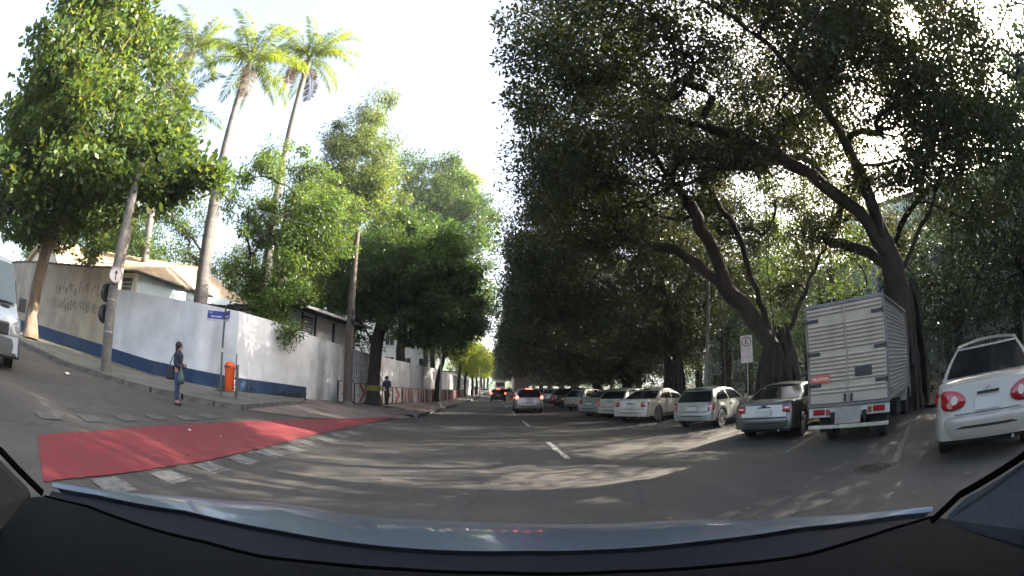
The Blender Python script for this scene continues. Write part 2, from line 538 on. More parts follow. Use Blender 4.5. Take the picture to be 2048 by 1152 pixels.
kerb('side_kerb', resample([(-30, 8.3), (-16, 8.3)], 8).tolist() + KERB_SIDE[3:], 0)
kerb('corner_kerb', KERB_IN, 0)
kerb('main_kerb', KERB_MAIN, 0)
strip('far_kerb', [(-2.8, 90), (-2.3, 300)], [(-3.0, 90), (-2.5, 300)], .145, M['kerb'], n=60, m=2, kind='structure')

# red cycle lane and its dashed squares
strip('cycle_lane', [(-4.75, 2.7), (-4.7, 6.5), (-4.85, 10.6), (-4.85, 15.1), (-4.6, 20.3)], [(-6.15, 3.5), (-6.5, 6.6), (-6.45, 10.4), (-6.0, 13.8), (-4.75, 20.6)],
      lambda x, y: .018 + .03 * np.clip((y - 15) / 5, 0, 1), M['red'], n=220, m=12, jag=.012, kind='structure')


def sq(name, cx, cy, sx, sy, rz, off, mt, label=None, nx=5, ny=5):
    c, s = math.cos(rz), math.sin(rz)
    r = RS(int(abs(cx * 100 + cy * 10)))
    V = []; Q = []
    for i in range(ny):
        for j in range(nx):
            u = (j / (nx - 1) - .5) * sx; v = (i / (ny - 1) - .5) * sy
            if i in (0, ny - 1): v += r.normal(0, .012)
            if j in (0, nx - 1): u += r.normal(0, .012)
            x = cx + u * c - v * s; y = cy + u * s + v * c
            V.append((x, y, zg(x, y) + off))
    for i in range(ny - 1):
        for j in range(nx - 1):
            Q.append((i * nx + j, i * nx + j + 1, (i + 1) * nx + j + 1, (i + 1) * nx + j))
    return link(name, npmesh(name, V, Q), mt, ROAD)


for y in (3.7, 4.85, 5.95, 7.0, 8.05, 9.05, 10.1, 11.15, 12.25, 13.3):
    sq('crossing_square', -4.42 + random.uniform(-.04, .04), y, .46, .50, random.uniform(-.05, .05), .016, M['faded'])
for y in (4.2, 5.25, 6.3, 7.3, 8.3, 9.3):
    sq('crossing_square', -6.98 + random.uniform(-.05, .05), y, .36, .50, random.uniform(-.05, .05), .016, M['fadedd'])
rd = rad(1.9)
for k in range(9):
    y = 11.35 + k * 8.55
    sq('lane_dash', 1.8 - .033 * y, y, .13, 3.1, rd, .006, M['white'], ny=12)
for k in range(12):
    y = 11.35 + (k + 9) * 8.55
    sq('lane_dash', 1.8 - .033 * y, y, .13, 3.1, rd, .006, M['white'], ny=12)
# worn bay lines of the angled parking on the right
for (ax, ay) in ((6.0, 6.0), (5.7, 8.9), (5.6, 12.6), (5.0, 16.6), (4.8, 19.2), (4.6, 22.6), (4.5, 26.5), (4.4, 30.5), (4.3, 35)):
    h = rad(56)
    sq('bay_line', ax + math.sin(h) * 2.0 + .2, ay + math.cos(h) * 2.0 - 1.0, .11, 4.6, -h, .006, M['faded'], ny=14)

# manhole cover
mh = empty('manhole_cover', (5.5, 4.9, .0), label='round iron manhole cover in the asphalt behind the box truck', cat='manhole cover')
mb = MB(); mb.lathe([(.0, .013), (.36, .013), (.37, .008), (.37, 0)], n=36)
for i in range(-5, 6):
    for j in range(-5, 6):
        if i * i + j * j < 24: mb.box((i * .062, j * .062, .016), (.036, .036, .008))
mb.build('lid', mat('cast_iron', (.045, .04, .035), .6, .4, noise=(9, .4)), mh)
mb = MB(); mb.lathe([(.375, .005), (.38, .011), (.45, .011), (.46, .002)], n=36); mb.build('frame', mat('iron_frame', (.07, .055, .045), .8, noise=(8, .4)), mh)
# litter and fallen leaves on the asphalt
r = RS(3); V = []; Q = []
for i in range(900):
    x = r.uniform(-12, 9); y = r.uniform(2, 30)
    if i < 250: x = r.uniform(5, 12); y = r.uniform(3, 16)
    if x < -8 and y > 8.4: continue
    s = r.uniform(.015, .04); a = r.uniform(0, 6.28); z = zg(x, y) + .024
    for k in range(4):
        an = a + k * PI / 2; q = s * (1.6 if k % 2 else .8)
        V.append((x + q * math.cos(an), y + q * math.sin(an), z + r.uniform(0, .012)))
    b = len(V) - 4; Q.append((b, b + 1, b + 2, b + 3))
link('fallen_leaves', npmesh('fallen_leaves', V, Q), M['clutter'], kind='stuff', label='dry leaves scattered over the asphalt and cycle lane', cat='leaf litter')
for (x, y, s) in ((-6.1, 7.4, .055), (-5.6, 7.9, .03), (-10.8, 7.2, .12)):
    mb = MB(); mb.grid([[(-s, -s * .5, 0), (0, -s * .6, s * .3), (s, -s * .4, .0)], [(-s * .9, s * .4, s * .15), (0, s * .5, s * .4), (s, s * .6, s * .1)]])
    o = mb.build('paper_scrap', mat('scrap_white', (.6, .6, .58), .7), loc=(x, y, zg(x, y) + .03))
    lb = {-6.1: 'white paper scrap lying on the red cycle lane, the larger one', -5.6: 'small white scrap on the red cycle lane near its dashed edge', -10.8: 'white litter strip lying in the side street left of the woman', -1.5: 'small pale scrap on the asphalt near the crossing squares', 2.9: 'small pale scrap on the asphalt in the right lane'}[x]
    tag(o, lb, 'litter')


# ------------------------------------------------------------------ long white wall with blue base
def wall_mesh(P, hf, z0f, th, n):
    a = resample(P, n)
    T = np.gradient(a, axis=0); T /= np.linalg.norm(T, axis=1)[:, None]
    N = np.stack([T[:, 1], -T[:, 0]], 1)      # towards the street
    f = a; bk = a - N * th
    zb = z0f(a[:, 0], a[:, 1]); zt = hf(a[:, 0], a[:, 1])
    V = []; Q = []
    rows = 8
    for i in range(n):
        for k in range(rows):
            t = k / (rows - 1); V.append((f[i, 0], f[i, 1], zb[i] * (1 - t) + zt[i] * t))
        V.append((bk[i, 0], bk[i, 1], zt[i])); V.append((bk[i, 0], bk[i, 1], zb[i]))
    m = rows + 2
    for i in range(n - 1):
        for k in range(m - 1):
            Q.append((i * m + k, (i + 1) * m + k, (i + 1) * m + k + 1, i * m + k + 1))
    for i in (0, n - 1):
        for k in range(0, rows - 1):
            pass
    T3 = []
    for i in (0, n - 1):
        for k in range(1, m - 1): T3.append((i * m, i * m + k, i * m + k + 1))
    return npmesh('wall', V, Q, T3)


def wtop(x, y): return zg(x, y) * 0 + np.interp(-x, [5, 6, 8, 9, 11, 15.4], [3.25, 3.28, 3.45, 3.75, 3.9, 4.2])
wl = empty('perimeter_wall', (-9, 16, 0), label='long white plastered wall with blue base curving round the street corner', cat='wall')
W_IN = [p for p in WALL if -15.35 <= p[0] <= -8.69 and p[1] < 20]


def loc(o):
    o.location = Vector(o.location) - Vector(wl.location); return o


loc(link('wall_face', wall_mesh(W_IN, wtop, lambda x, y: zg(x, y) - .2, .2, 70), M['wall'], wl, smooth=30))
W_HI = [p for p in WALL if p[0] <= -15.3]
hi = empty('raised_wall', (-18, 12.6, 0), label='taller cream wall section with black scrawled graffiti left of the leaning pole', cat='wall')
def loch(o):
    o.location = Vector(o.location) - Vector(hi.location); return o
loch(link('wall_face', wall_mesh(W_HI, lambda x, y: np.interp(-x, [15, 17, 22, 26, 60], [5.02, 5.05, 5.35, 5.6, 6]), lambda x, y: zg(x, y) - .2, .22, 90), M['wallw'], hi, smooth=30))
mb = MB()
a = resample(W_HI, 60)
for i in range(20, 59):
    p, q = a[i], a[i + 1]
    c = (p + q) / 2; zt = float(np.interp(-c[0], [15, 17, 22, 26, 60], [5.02, 5.05, 5.35, 5.6, 6]))
    mb.box((c[0], c[1] + .1, zt + .03), (np.linalg.norm(q - p) + .01, .30, .07), math.atan2(q[1] - p[1], q[0] - p[0]))
loch(mb.build('coping', mat('coping_dark', (.10, .085, .07), .9), hi))
loch(link('blue_base', wall_mesh([(x, y - .012) for x, y in W_HI], lambda x, y: zg(x, y) + .13 + .52, lambda x, y: zg(x, y) - .1, .01, 90), M['blue'], hi, smooth=30))
WB = []
for p in W_IN:
    WB.append(p)
a = resample(W_IN, 80)
Tn = np.gradient(a, axis=0); Tn /= np.linalg.norm(Tn, axis=1)[:, None]
ab = a + np.stack([Tn[:, 1], -Tn[:, 0]], 1) * .012
loc(link('blue_base', wall_mesh(ab.tolist(), lambda x, y: zg(x, y) + .13 + .50, lambda x, y: zg(x, y) - .1, .01, 120), M['blue'], wl, smooth=30))
w2 = empty('white_street_wall', (-7, 30, 0), label='white wall with smeared graffiti behind the chevron boards on the main street', cat='wall')
W_ST = [p for p in WALL if p[1] > 19 and p[0] > -8.8]
o = link('wall_face', wall_mesh(W_ST, lambda x, y: np.interp(y, [19, 25, 31, 40, 60, 92], [3.62, 3.4, 3.28, 3.2, 2.9, 2.7]), lambda x, y: zg(x, y) - .2, .2, 120), mat('wall_street', (.64, .65, .65), .85, noise=(.9, .25), bump=(8, .25), streak=(.9, .7)), w2, smooth=30)
o.location = (7, -30, 0)


# scrawled graffiti strokes standing 3 mm proud of the wall
def strokes(segs, width, mt, name, parent, prnt_loc):
    mb = MB()
    for pts in segs:
        for (a, b) in zip(pts[:-1], pts[1:]):
            a = Vector(a); b = Vector(b); d = (b - a)
            if d.length < 1e-4: continue
            u = d.normalized(); s = u.cross(Vector((0, 1, 0))) * width / 2
            mb.add([a - s, b - s, b + s, a + s, a - s + Vector((0, .004, 0)), b - s + Vector((0, .004, 0)), b + s + Vector((0, .004, 0)), a + s + Vector((0, .004, 0))],
                   [(0, 1, 2, 3), (0, 4, 5, 1), (1, 5, 6, 2), (2, 6, 7, 3), (3, 7, 4, 0)])
    o = mb.build(name, mt, parent, kind='stuff')
    o.location = -Vector(prnt_loc)
    return o


r = RS(11)
gs = []
for row, (zc, x0, x1, n) in enumerate(((3.95, -21.2, -15.9, 20), (3.2, -20.9, -16.2, 18))):
    for i in range(n):
        x = x0 + (x1 - x0) * i / n + r.uniform(-.05, .05)
        if r.rand() < .15: continue
        y = float(np.interp(-x, [15.3, 17, 22], [12.75, 12.6, 12.75])) - .012
        z = zc + r.uniform(-.12, .12); h = r.uniform(.25, .42)
        kd = r.randint(4)
        p = [(x, y, z), (x + .02, y, z + h)]
        if kd == 0: p += [(x + .15, y, z + h - .02)]
        if kd == 1: p = [(x - .08, y, z + h * .8)] + p[::-1] + [(x + .14, y, z + .02)]
        if kd == 2: p += [(x + .14, y, z + h * .6), (x + .02, y, z + h * .5), (x + .15, y, z)]
        gs.append(p)
strokes(gs, .035, mat('graffiti_black', (.10, .09, .08), .8), 'graffiti', hi, hi.location)
gs = []
for row in range(4):
    for i in range(16):
        t = i / 15
        y = 24.4 + 4.4 * t
        xx = float(np.interp(y, [19.3, 25, 30], [-8.7, -8.1, -7.35])) + .012
        z = 2.75 - row * .38 + r.uniform(-.08, .08)
        gs.append([(xx, y, z), (xx, y + r.uniform(-.05, .05), z - r.uniform(.15, .5)), (xx, y + r.uniform(.05, .2), z - r.uniform(.0, .3))])
mb = MB()
for pts in gs:
    for a, b in zip(pts[:-1], pts[1:]):
        mb.tube([a, b], .022, 4)
o = mb.build('graffiti', mat('graffiti_grey', (.22, .23, .24), .8), w2, kind='stuff'); o.location = (7, -30, 0)

# white boards with red chevrons, and striped drapes, standing along the street wall
def wallx(y): return float(np.interp(y, [19.3, 25, 30, 35, 40.5, 60, 92], [-8.7, -8.1, -7.35, -6.6, -5.95, -5.4, -5.0]))
ch_lab = ['white board with red chevron left of the concrete utility pole', 'white board with red chevron right of the concrete utility pole',
          'white board with faint chevron beside the dark tree trunk', 'white board with red chevron right of the dark tree trunk', 'short white board with red chevron where the striped drapes begin']
ys = [21.6, 23.6, 25.6, 27.6, 29.3, 31.0]
BOARD = mat('board_white', (.70, .66, .61), .6, noise=(2, .2), streak=(2, .4))
for i in range(5):
    y0, y1 = ys[i], ys[i + 1] - .06
    x0, x1 = wallx(y0) + .5, wallx(y1) + .5
    L = math.hypot(y1 - y0, x1 - x0); an = math.atan2(y1 - y0, x1 - x0)
    bz = float(zg(x0, y0)) + .14
    rt_ = empty('chevron_board', (x0, y0, bz), an, label=ch_lab[i], cat='board', group='chevron boards along the wall')
    mb = MB(); mb.box((L / 2, 0, .54), (L, .04, 1.02)); mb.build('panel', BOARD, rt_)
    mb = MB()
    for px in (.02, L - .02): mb.box((px, .0, .5), (.05, .07, 1.08))
    mb.box((L / 2, 0, 1.06), (L, .06, .04))
    mb.build('post', M['dark'], rt_)
    if i != 2:
        mb = MB(); cx = L * .55
        for sg in (1, -1):
            mb.add([(cx - .50, -.024, .54 + sg * .48), (cx - .20, -.024, .54 + sg * .48), (cx + .42, -.024, .54), (cx + .12, -.024, .54)],
                   [(0, 1, 2, 3)] if sg > 0 else [(3, 2, 1, 0)])
        mb.build('chevron', M['redprint'], rt_)
    mb = MB()
    for k in range(3): mb.box((L * .22 + k * .09, -.024, .42), (.06, .004, .07))
    mb.build('small_print', M['text'], rt_)
y = 31.0; k = 0
while y < 62:
    ln = 1.4; x0, x1 = wallx(y) + .45, wallx(y + ln) + .45
    P = []
    r = RS(k)
    for zz in (0, .5, 1.0):
        row = []
        for q in range(29):
            t = q / 28
            row.append((x0 + (x1 - x0) * t + .07 * math.sin(q * 1.9 + k) * (1.1 - .6 * zz) + r.uniform(-.012, .012), y + (ln - .04) * t, float(zg(x0, y)) + .14 + zz * 1.02))
        P.append(row)
    if k == 0:
        dr = empty('striped_drape', (0, 0, 0), label='pale and red striped drapes hung in folds along the street wall', cat='fabric screen')
    rr_ = RS(k + 50); q = 0
    while q < 28:
        q2 = min(28, q + rr_.randint(2, 6))
        mb = MB(); mb.grid([row[q:q2 + 1] for row in P]); mb.build('drape', [M['drape'], M['draper'], M['drape'], M['draped']][rr_.randint(4)], dr, smooth=50)
        q = q2
    y += ln; k += 1
mb = MB(); mb.tube([(wallx(v) + .45, v, float(zg(wallx(v), v)) + 1.17) for v in (31, 36, 41, 50, 62)], .02, 6); mb.build('rail', M['dark'], dr)

# ------------------------------------------------------------------ vehicles
def make_wheel(R=.31, W=.2, spokes=6, rimc='rim'):
    mb = MB(); h = W / 2
    mb.lathe([(R * .62, -h * .9), (R * .93, -h), (R, -h * .7), (R, h * .7), (R * .93, h), (R * .62, h * .9)], axis='x', n=24)
    t = bpy.data.meshes.new('tyre'); t.from_pydata(mb.v, [], mb.f); t.materials.append(M['black'])
    t.polygons.foreach_set('use_smooth', [True] * len(t.polygons)); t.set_sharp_from_angle(angle=rad(35))
    mb = MB()
    mb.lathe([(R * .64, -h * .95), (R * .60, -h * .9), (R * .58, -.02), (R * .0, -.02)], axis='x', n=24)
    mb.lathe([(R * .64, h * .95), (R * .60, h * .9), (R * .58, .02), (R * .0, .02)], axis='x', n=24)
    for sx in (-1, 1):
        for k in range(spokes):
            a = 2 * PI * k / spokes
            mb.box((sx * h * .78, math.cos(a) * R * .32, math.sin(a) * R * .32), (.03, R * .56, R * .16), rx=a)
        mb.lathe([(0, sx * h * .95), (R * .13, sx * h * .95), (R * .15, sx * h * .6)], axis='x', n=12)
    m = bpy.data.meshes.new('rim'); m.from_pydata(mb.v, [], mb.f); m.materials.append(M[rimc])
    return t, m


WHEEL = make_wheel()
WHEELS = make_wheel(.31, .19, 9)
WHEELT = make_wheel(.36, .2, 4, 'dark')


def put_wheel(root, x, y, R, wm=None, base=.31):
    t, m = wm or WHEEL
    o = bpy.data.objects.new('wheel', t); o.parent = root; o.location = (x, y, R); k = R / base; o.scale = (1, k, k); COL.objects.link(o)
    p = bpy.data.objects.new('rim', m); p.parent = o; COL.objects.link(p)


KINDS = {
    # belt height along the length, cabin bottom/top stations
    'hatch': dict(belt=[(0, .88), (.1, .93), (.55, .90), (.72, .90), (.9, .80), (1, .66)], cab=(.035, .13, .50, .715), wt=.70),
    'suv': dict(belt=[(0, .95), (.1, 1.02), (.6, 1.0), (.72, 1.0), (.9, .92), (1, .78)], cab=(.03, .12, .52, .73), wt=.72),
    'sedan': dict(belt=[(0, .93), (.04, .985), (.2, .98), (.55, .90), (.73, .90), (.9, .80), (1, .66)], cab=(.17, .33, .56, .745), wt=.68),
}


def car(label, x, y, hdg, W, L, H, kind, pt, lamps='corner', cat='car', name='parked_car', group='cars parked nose-in along the right kerb', plate=True, lit=False, z0=None, detail=True, rimwheel=None, wheelR=.31):
    K = KINDS[kind]
    z = float(zg(x, y)) if z0 is None else z0
    root = empty(name, (x, y, z), -rad(hdg), label=label, cat=cat, group=group)
    hw = W / 2
    bs = [s * L for s, _ in K['belt']]; bz = [b for _, b in K['belt']]
    belt = lambda s: float(np.interp(s, bs, bz))
    wy1, wy2 = .20 * L, L - .19 * L
    wid = lambda s: float(np.interp(s, [0, .03, .10, .28, .9, L - 1.0, L - .3, L - .06, L], [.86, .93, .965, .985, 1, .99, .94, .84, .76])) * hw
    ss = sorted(set([0, .02, .05, .10, .18, .28] + list(np.linspace(.4, L - .4, 34)) + [L - .28, L - .18, L - .1, L - .04, L] +
                    [wy1 + d for d in (-.36, -.33, -.28, -.2, -.1, 0, .1, .2, .28, .33, .36)] + [wy2 + d for d in (-.36, -.33, -.28, -.2, -.1, 0, .1, .2, .28, .33, .36)]))
    rows = []
    AR = wheelR + .055
    for s in ss:
        lo = .24 if .4 < s < L - .4 else .30
        for wy in (wy1, wy2):
            d = abs(s - wy)
            if d < AR: lo = max(lo, wheelR + math.sqrt(AR * AR - d * d))
        b = belt(s); wd = wid(s)
        mid = lo + (b - lo) * .45
        lean = .0
        if s < .3: lean = (.3 - s) / .3
        P = [(wd * .955, lo), (wd * 1.0, lo + min(.07, (b - lo) * .2)), (wd * 1.0, mid), (wd * .985, b - .13 if b - .13 > mid else mid + .01), (wd * .955, b - .03), (wd * .90, b), (wd * .5, b + .015 + .012), (0, b + .033)]
        full = [(px, s + lean * .13 * max(0, (pz - .5)), pz) for px, pz in P] + [(-px, s + lean * .13 * max(0, (pz - .5)), pz) for px, pz in P[-2::-1]]
        rows.append(full)
    mb = MB(); mb.grid(rows)
    n = len(rows[0])
    b0 = 0; e0 = (len(rows) - 1) * n
    mb.f.append(tuple(range(n))); mb.m.append(0)
    mb.f.append(tuple(e0 + k for k in range(n - 1, -1, -1))); mb.m.append(0)
    body = mb.build('body', pt, root, smooth=38)
    # underbody and dark arches
    mb = MB(); mb.box((0, L / 2, .33), (W - .34, L - .3, .2)); mb.box((0, L / 2, .45), (W - .42, L - .5, .34))
    mb.build('underbody', M['black'], root)
    # cabin
    c0, c1, c2, c3 = [c * L for c in K['cab']]
    wt = K['wt'] * hw

    def side(u, v, sg):   # u along, v up
        yb = c0 + (c3 - c0) * u; yt = c1 + (c2 - c1) * u
        yy = yb * (1 - v) + yt * v
        xb = min(wid(yb) * .945, hw * .945); xx = xb * (1 - v) + wt * v + .035 * math.sin(PI * v)
        zb = belt(yb) - .01; zt = H - .075 - .05 * (2 * u - 1) ** 2
        return Vector((sg * xx, yy, zb * (1 - v) + zt * v))

    def endp(u, v, rear):
        uu = 0 if rear else 1
        A = side(uu, v, -1); B = side(uu, v, 1)
        p = A.lerp(B, u)
        bulge = (.09 if rear else .14) * (1 - (2 * u - 1) ** 2)
        return p + Vector((0, -bulge if rear else bulge, 0))

    def roof(u, v):
        A = side(v, 1, -1); B = side(v, 1, 1)
        p = A.lerp(B, u)
        k = (1 - (2 * u - 1) ** 2)
        if v <= 0: p.y -= .09 * k
        if v >= 1: p.y += .14 * k
        p.z += .06 * k + .0
        return p
    mb = MB()
    nu = 9
    for sg in (-1, 1): mb.grid([[side(u / 12, v / 5, sg) for u in range(13)] for v in range(6)])
    for rr in (True, False): mb.grid([[endp(u / nu, v / 5, rr) for u in range(nu + 1)] for v in range(6)])
    rv = [0] + [.04 + .92 * i / 8 for i in range(9)] + [1]
    mb.grid([[roof(u / nu, v) for u in range(nu + 1)] for v in rv])
    mb.build('cabin', pt, root, smooth=50)

    def patch(fn, u0, u1, v0, v1, off, nu=10, nv=6, skew=0):
        P = []
        for j in range(nv + 1):
            row = []
            for i in range(nu + 1):
                v = v0 + (v1 - v0) * j / nv
                a, b_ = u0, u1
                u = a + (b_ - a) * i / nu
                e = 1e-3
                p = fn(u, v); du = fn(u + e, v) - p; dv = fn(u, v + e) - p
                nn = du.cross(dv).normalized()
                row.append(p + nn * off)
            P.append(row)
        return P
    m1 = MB(); m1.grid(patch(lambda u, v: endp(u, v, True), .045, .955, .06, .91, .010)); m1.build('rear_window', M['glass'], root, smooth=0)
    m1 = MB(); m1.grid(patch(lambda u, v: endp(u, v, False), .05, .95, .06, .95, -.010)); m1.build('windscreen', M['glass'], root, smooth=0)
    ub = (.52 if kind == 'sedan' else .47)
    for sg in (-1, 1):
        m1 = MB(); m1.grid(patch(lambda u, v: side(u, v, sg), .09, ub - .015, .10, .86, .008 * sg)); m1.build('side_window', M['glass'], root, smooth=0)
        m1 = MB(); m1.grid(patch(lambda u, v: side(u, v, sg), ub + .015, .90, .10, .86, .008 * sg)); m1.build('side_window', M['glass'], root, smooth=0)
    # wheels
    for sx in (-1, 1):
        for wy in (wy1, wy2): put_wheel(root, sx * (hw - .125), wy, wheelR, rimwheel)
    # bumper
    mb = MB()
    P = []
    dy = .05
    xs = np.linspace(-1, 1, 17)
    for (zz, o_) in ((.30, .02), (.34, .0), (.50, -.03), (.56, -.015), (.585, .03)):
        P.append([(hw * .985 * t, .015 - dy + o_ + .20 * abs(t) ** 5, zz) for t in xs])
    mb.grid(P); mb.grid([P[-1], [(q[0] * .96, q[1] + .10, q[2] + .005) for q in P[-1]]]); mb.grid([[(q[0] * .96, q[1] + .12, q[2]) for q in P[0]], P[0]])
    mb.build('rear_bumper', pt, root, smooth=40)
    mb = MB()
    mb.grid([[(hw * .9 * t, -.060 + .20 * abs(t) ** 5, .435), (hw * .9 * t, -.062 + .20 * abs(t) ** 5, .465)] for t in xs[1:-1]])
    mb.build('bumper_strip', M['black'], root)
    # rear lamps
    zb = belt(0)
    lm = M['lampon'] if lit else M['lamp']
    def lamp(sx, w0, w1, za, zb_, d=.10, clear=None):
        mb = MB()
        xs = np.linspace(w0, w1, 6)
        rowsl = []
        nz = 7
        for j in range(nz):
            t = j / (nz - 1); zz = za + (zb_ - za) * t
            rowsl.append([(sx * xx * hw, -.022 + .13 * max(0, zz - .5) + (max(0, abs(xx) - .80) * 1.0) ** 1.0 * .55 + .012 * (abs(2 * t - 1) ** 3), zz) for xx in xs])
        rowsl2 = [[(p[0], p[1] + d, p[2]) for p in rw] for rw in rowsl]
        mb.grid(rowsl)
        mb.grid([rowsl[0], rowsl2[0]]); mb.grid([rowsl[-1], rowsl2[-1]])
        mb.grid([[rw[0] for rw in rowsl], [rw[0] for rw in rowsl2]]); mb.grid([[rw[-1] for rw in rowsl], [rw[-1] for rw in rowsl2]])
        o = mb.build('tail_lamp', lm, root, smooth=40)
        mb = MB()
        rl = [[(q[0], q[1] - .006, q[2]) for q in rw[1:4]] for rw in rowsl[(2 if clear == 'low' else 3):(4 if clear == 'low' else 5)]]
        mb.grid(rl); mb.build('reversing_lens', M['lampw'], o, smooth=0)
    if lamps == 'tall':        # hatch: stacked lamps on the pillars
        for sx in (-1, 1): lamp(sx, .76, .965, .62, zb + .02)
    elif lamps == 'high':
        for sx in (-1, 1): lamp(sx, .80, .96, .88, zb + .10)
    elif lamps == 'oval':      # rounded lamps
        for sx in (-1, 1):
            mb = MB(); c = Vector((sx * hw * .72, .0, .78)); n_ = 24
            P = []
            for q, rr_ in enumerate((0, .45, .8, 1.0, 1.02)):
                row = []
                for k in range(n_ + 1):
                    a = 2 * PI * k / n_
                    xx = c.x + math.cos(a) * hw * .30 * rr_; zz = c.z + math.sin(a) * .118 * rr_ + .02 * math.cos(a) * sx * rr_
                    ex = abs(xx) / hw
                    yy = -.045 + .13 * max(0, zz - .5) + max(0, ex - .80) * .75 + (0 if q < 3 else .02 if q == 3 else .09)
                    row.append((xx, yy, zz))
                P.append(row)
            mb.grid(P); o = mb.build('tail_lamp', lm, root, smooth=40)
            for ww, rr_, mm in ((-.32, .055, 'lampw'), (.25, .04, 'lamp')):
                mb = MB(); cx = c.x + sx * ww * hw * .3
                mb.tube([(cx, -.062 + max(0, abs(cx) / hw - .8) * .75 + .036, c.z), (cx, -.03 + .036 + max(0, abs(cx) / hw - .8) * .75, c.z)], rr_, 16)
                mb.build('round_lens', M[mm], o, smooth=40)
    else:
        for sx in (-1, 1): lamp(sx, .60, .945, .70, zb - .04)
    if lit:
        mb = MB(); mb.box((0, c1 - .02, H - .10), (.42, .04, .035)); mb.build('third_brake_lamp', M['lampon'], root)
    if plate:
        mb = MB(); mb.box((0, -.028 + .13 * .2, .70), (.42, .02, .14)); mb.build('licence_plate', M['plate'], root)
    # seams, handles, mirrors, badge
    if detail:
        mb = MB(); yb = .13 * (zb - .5)
        mb.box((0, yb * .4 - .004, .60), (W * .62, .012, .008))
        mb.box((0, -.012 + yb * .75, zb - .10), (.36, .03, .022))
        for sx in (-1, 1):
            for yy in (L * .36, L * .57, L * .72 - .03):
                mb.box((sx * (hw + .001), yy, .58), (.006, .010, .5))
            mb.box((sx * (hw + .004), L * .46, .33), (.02, L * .4, .06))
        mb.build('trim', M['black'], root)
        for sx in (-1, 1):
            for yy in (L * .42, L * .62):
                mb = MB(); mb.box((sx * (hw + .008), yy - .08, .80), (.03, .15, .025)); mb.build('door_handle', pt, root, bevel=.006)
            mb = MB(); mb.box((sx * (hw + .05), L * .70, belt(L * .7) + .07), (.16, .09, .12)); mb.build('door_mirror', pt, root, bevel=.025)
        mb = MB(); mb.tube([(0, -.016 + yb * .8 - .01, zb - .06), (0, .01 + yb * .8, zb - .06)], .035, 14); mb.build('badge', M['steel'], root)
        mb = MB(); mb.tube([(hw * .5, .05, .27), (hw * .5, -.03, .27)], .025, 8); mb.build('exhaust', M['steel'], root)
        mb = MB()
        for sx in (-1, 1): mb.box((sx * hw * .68, L - .10, .64), (.34, .16, .13), -sx * .35)
        mb.build('headlight', M['glassl'], root, bevel=.03)
    return root


co = car('silver white sedan at the right edge with large round red tail lamps', 6.3, 3.1, 64, 1.74, 4.5, 1.50, 'sedan', P_EDGE, 'oval', wheelR=.32)
co.scale = (1.10, 1.10, 1.16)
vectra = car('dark grey green sedan with silver boot parked left of the box truck', 6.3, 9.62, 55, 1.72, 4.45, 1.42, 'sedan', P_GREY, 'corner')
# brighter boot lid of that car
mb = MB()
mb.grid([[(-.62 + 1.24 * i / 8, -.012 + .13 * (zz - .5), zz) for i in range(9)] for zz in (.60, .70, .80, .885)])
mb.build('boot_lid', P_LGREY, vectra, smooth=0)
mb = MB(); mb.box((0, -.016, .70), (.42, .02, .14)); mb.build('licence_plate', M['plate'], vectra)
mb = MB(); mb.box((0, .015, .865), (.15, .02, .026)); mb.box((0, .015, .865), (.06, .024, .05)); mb.build('cross_badge', M['dark'], vectra, bevel=.004)
car('small white hatchback with tall red lamps on its rear pillars', 6.3, 14.1, 55, 1.62, 3.8, 1.43, 'hatch', P_LGREY, 'tall', rimwheel=WHEELS)
cz = car('white saloon with wide red lamps and alloy wheels left of the white hatchback', 5.3, 18.2, 50, 1.79, 4.6, 1.47, 'sedan', P_WHITE, 'corner', wheelR=.33, rimwheel=WHEELS)
mb = MB()
for k in range(2): mb.box((.30 + .10 * k, .93, 1.08), (.06, .012, .09), rx=.9)
car('white estate with black bumper block squeezed behind the white saloon', 5.1, 20.9, 55, 1.75, 4.3, 1.50, 'suv', P_WHITE, 'tall')
car('pale grey green sedan parked fifth from the box truck', 4.55, 23.2, 55, 1.72, 4.4, 1.45, 'sedan', P_LGREY, 'corner')
car('silver hatchback with chrome lamp trims, sixth from the box truck', 4.75, 29.6, 50, 1.72, 4.2, 1.5, 'hatch', P_SILVER, 'tall')
car('black estate between the silver hatchback and the red car', 4.75, 34.0, 50, 1.7, 4.2, 1.55, 'suv', P_DARK, 'tall', detail=False)
car('red car parked at an angle beyond the silver hatchback', 4.75, 38.0, 50, 1.7, 4.0, 1.5, 'hatch', P_RED, 'tall', detail=False)
car('grey sedan parked directly behind the red car', 4.75, 42.5, 50, 1.7, 4.2, 1.45, 'sedan', P_SILVER, 'corner', detail=False)
far_l = ['white hatchback parked eleventh along the right kerb', 'dark sedan parked far along the right kerb under trees', 'silver hatchback near the far end of the parked row', 'white estate near the far end of the parked row', 'grey hatchback last in the visible parked row']
for k, (yy, kd, pp) in enumerate(((47, 'hatch', P_WHITE), (52, 'sedan', P_DARK), (58, 'hatch', P_SILVER), (64, 'suv', P_WHITE), (71, 'hatch', P_GREY))):
    car(far_l[k], 4.8, yy, 50, 1.7, 4.1, 1.5, kd, pp, 'tall' if kd != 'sedan' else 'corner', detail=False)
silver = car('silver compact car driving ahead with red brake lamps lit', 1.84, 27.9, -1.9, 1.72, 3.9, 1.6, 'suv', P_BEIGE, 'high', name='driving_car', group='cars driving along the street', lit=True)
car('dark grey car driving ahead in the left lane with one lamp lit', -.1, 50, -1.9, 1.72, 4.0, 1.5, 'hatch', P_DARK, 'high', name='driving_car', group='cars driving along the street', lit=True, detail=False)
car('white hatchback in traffic far ahead', 1.2, 68, -1.9, 1.72, 4.0, 1.5, 'hatch', P_WHITE, 'tall', name='driving_car', group='cars driving along the street', detail=False)
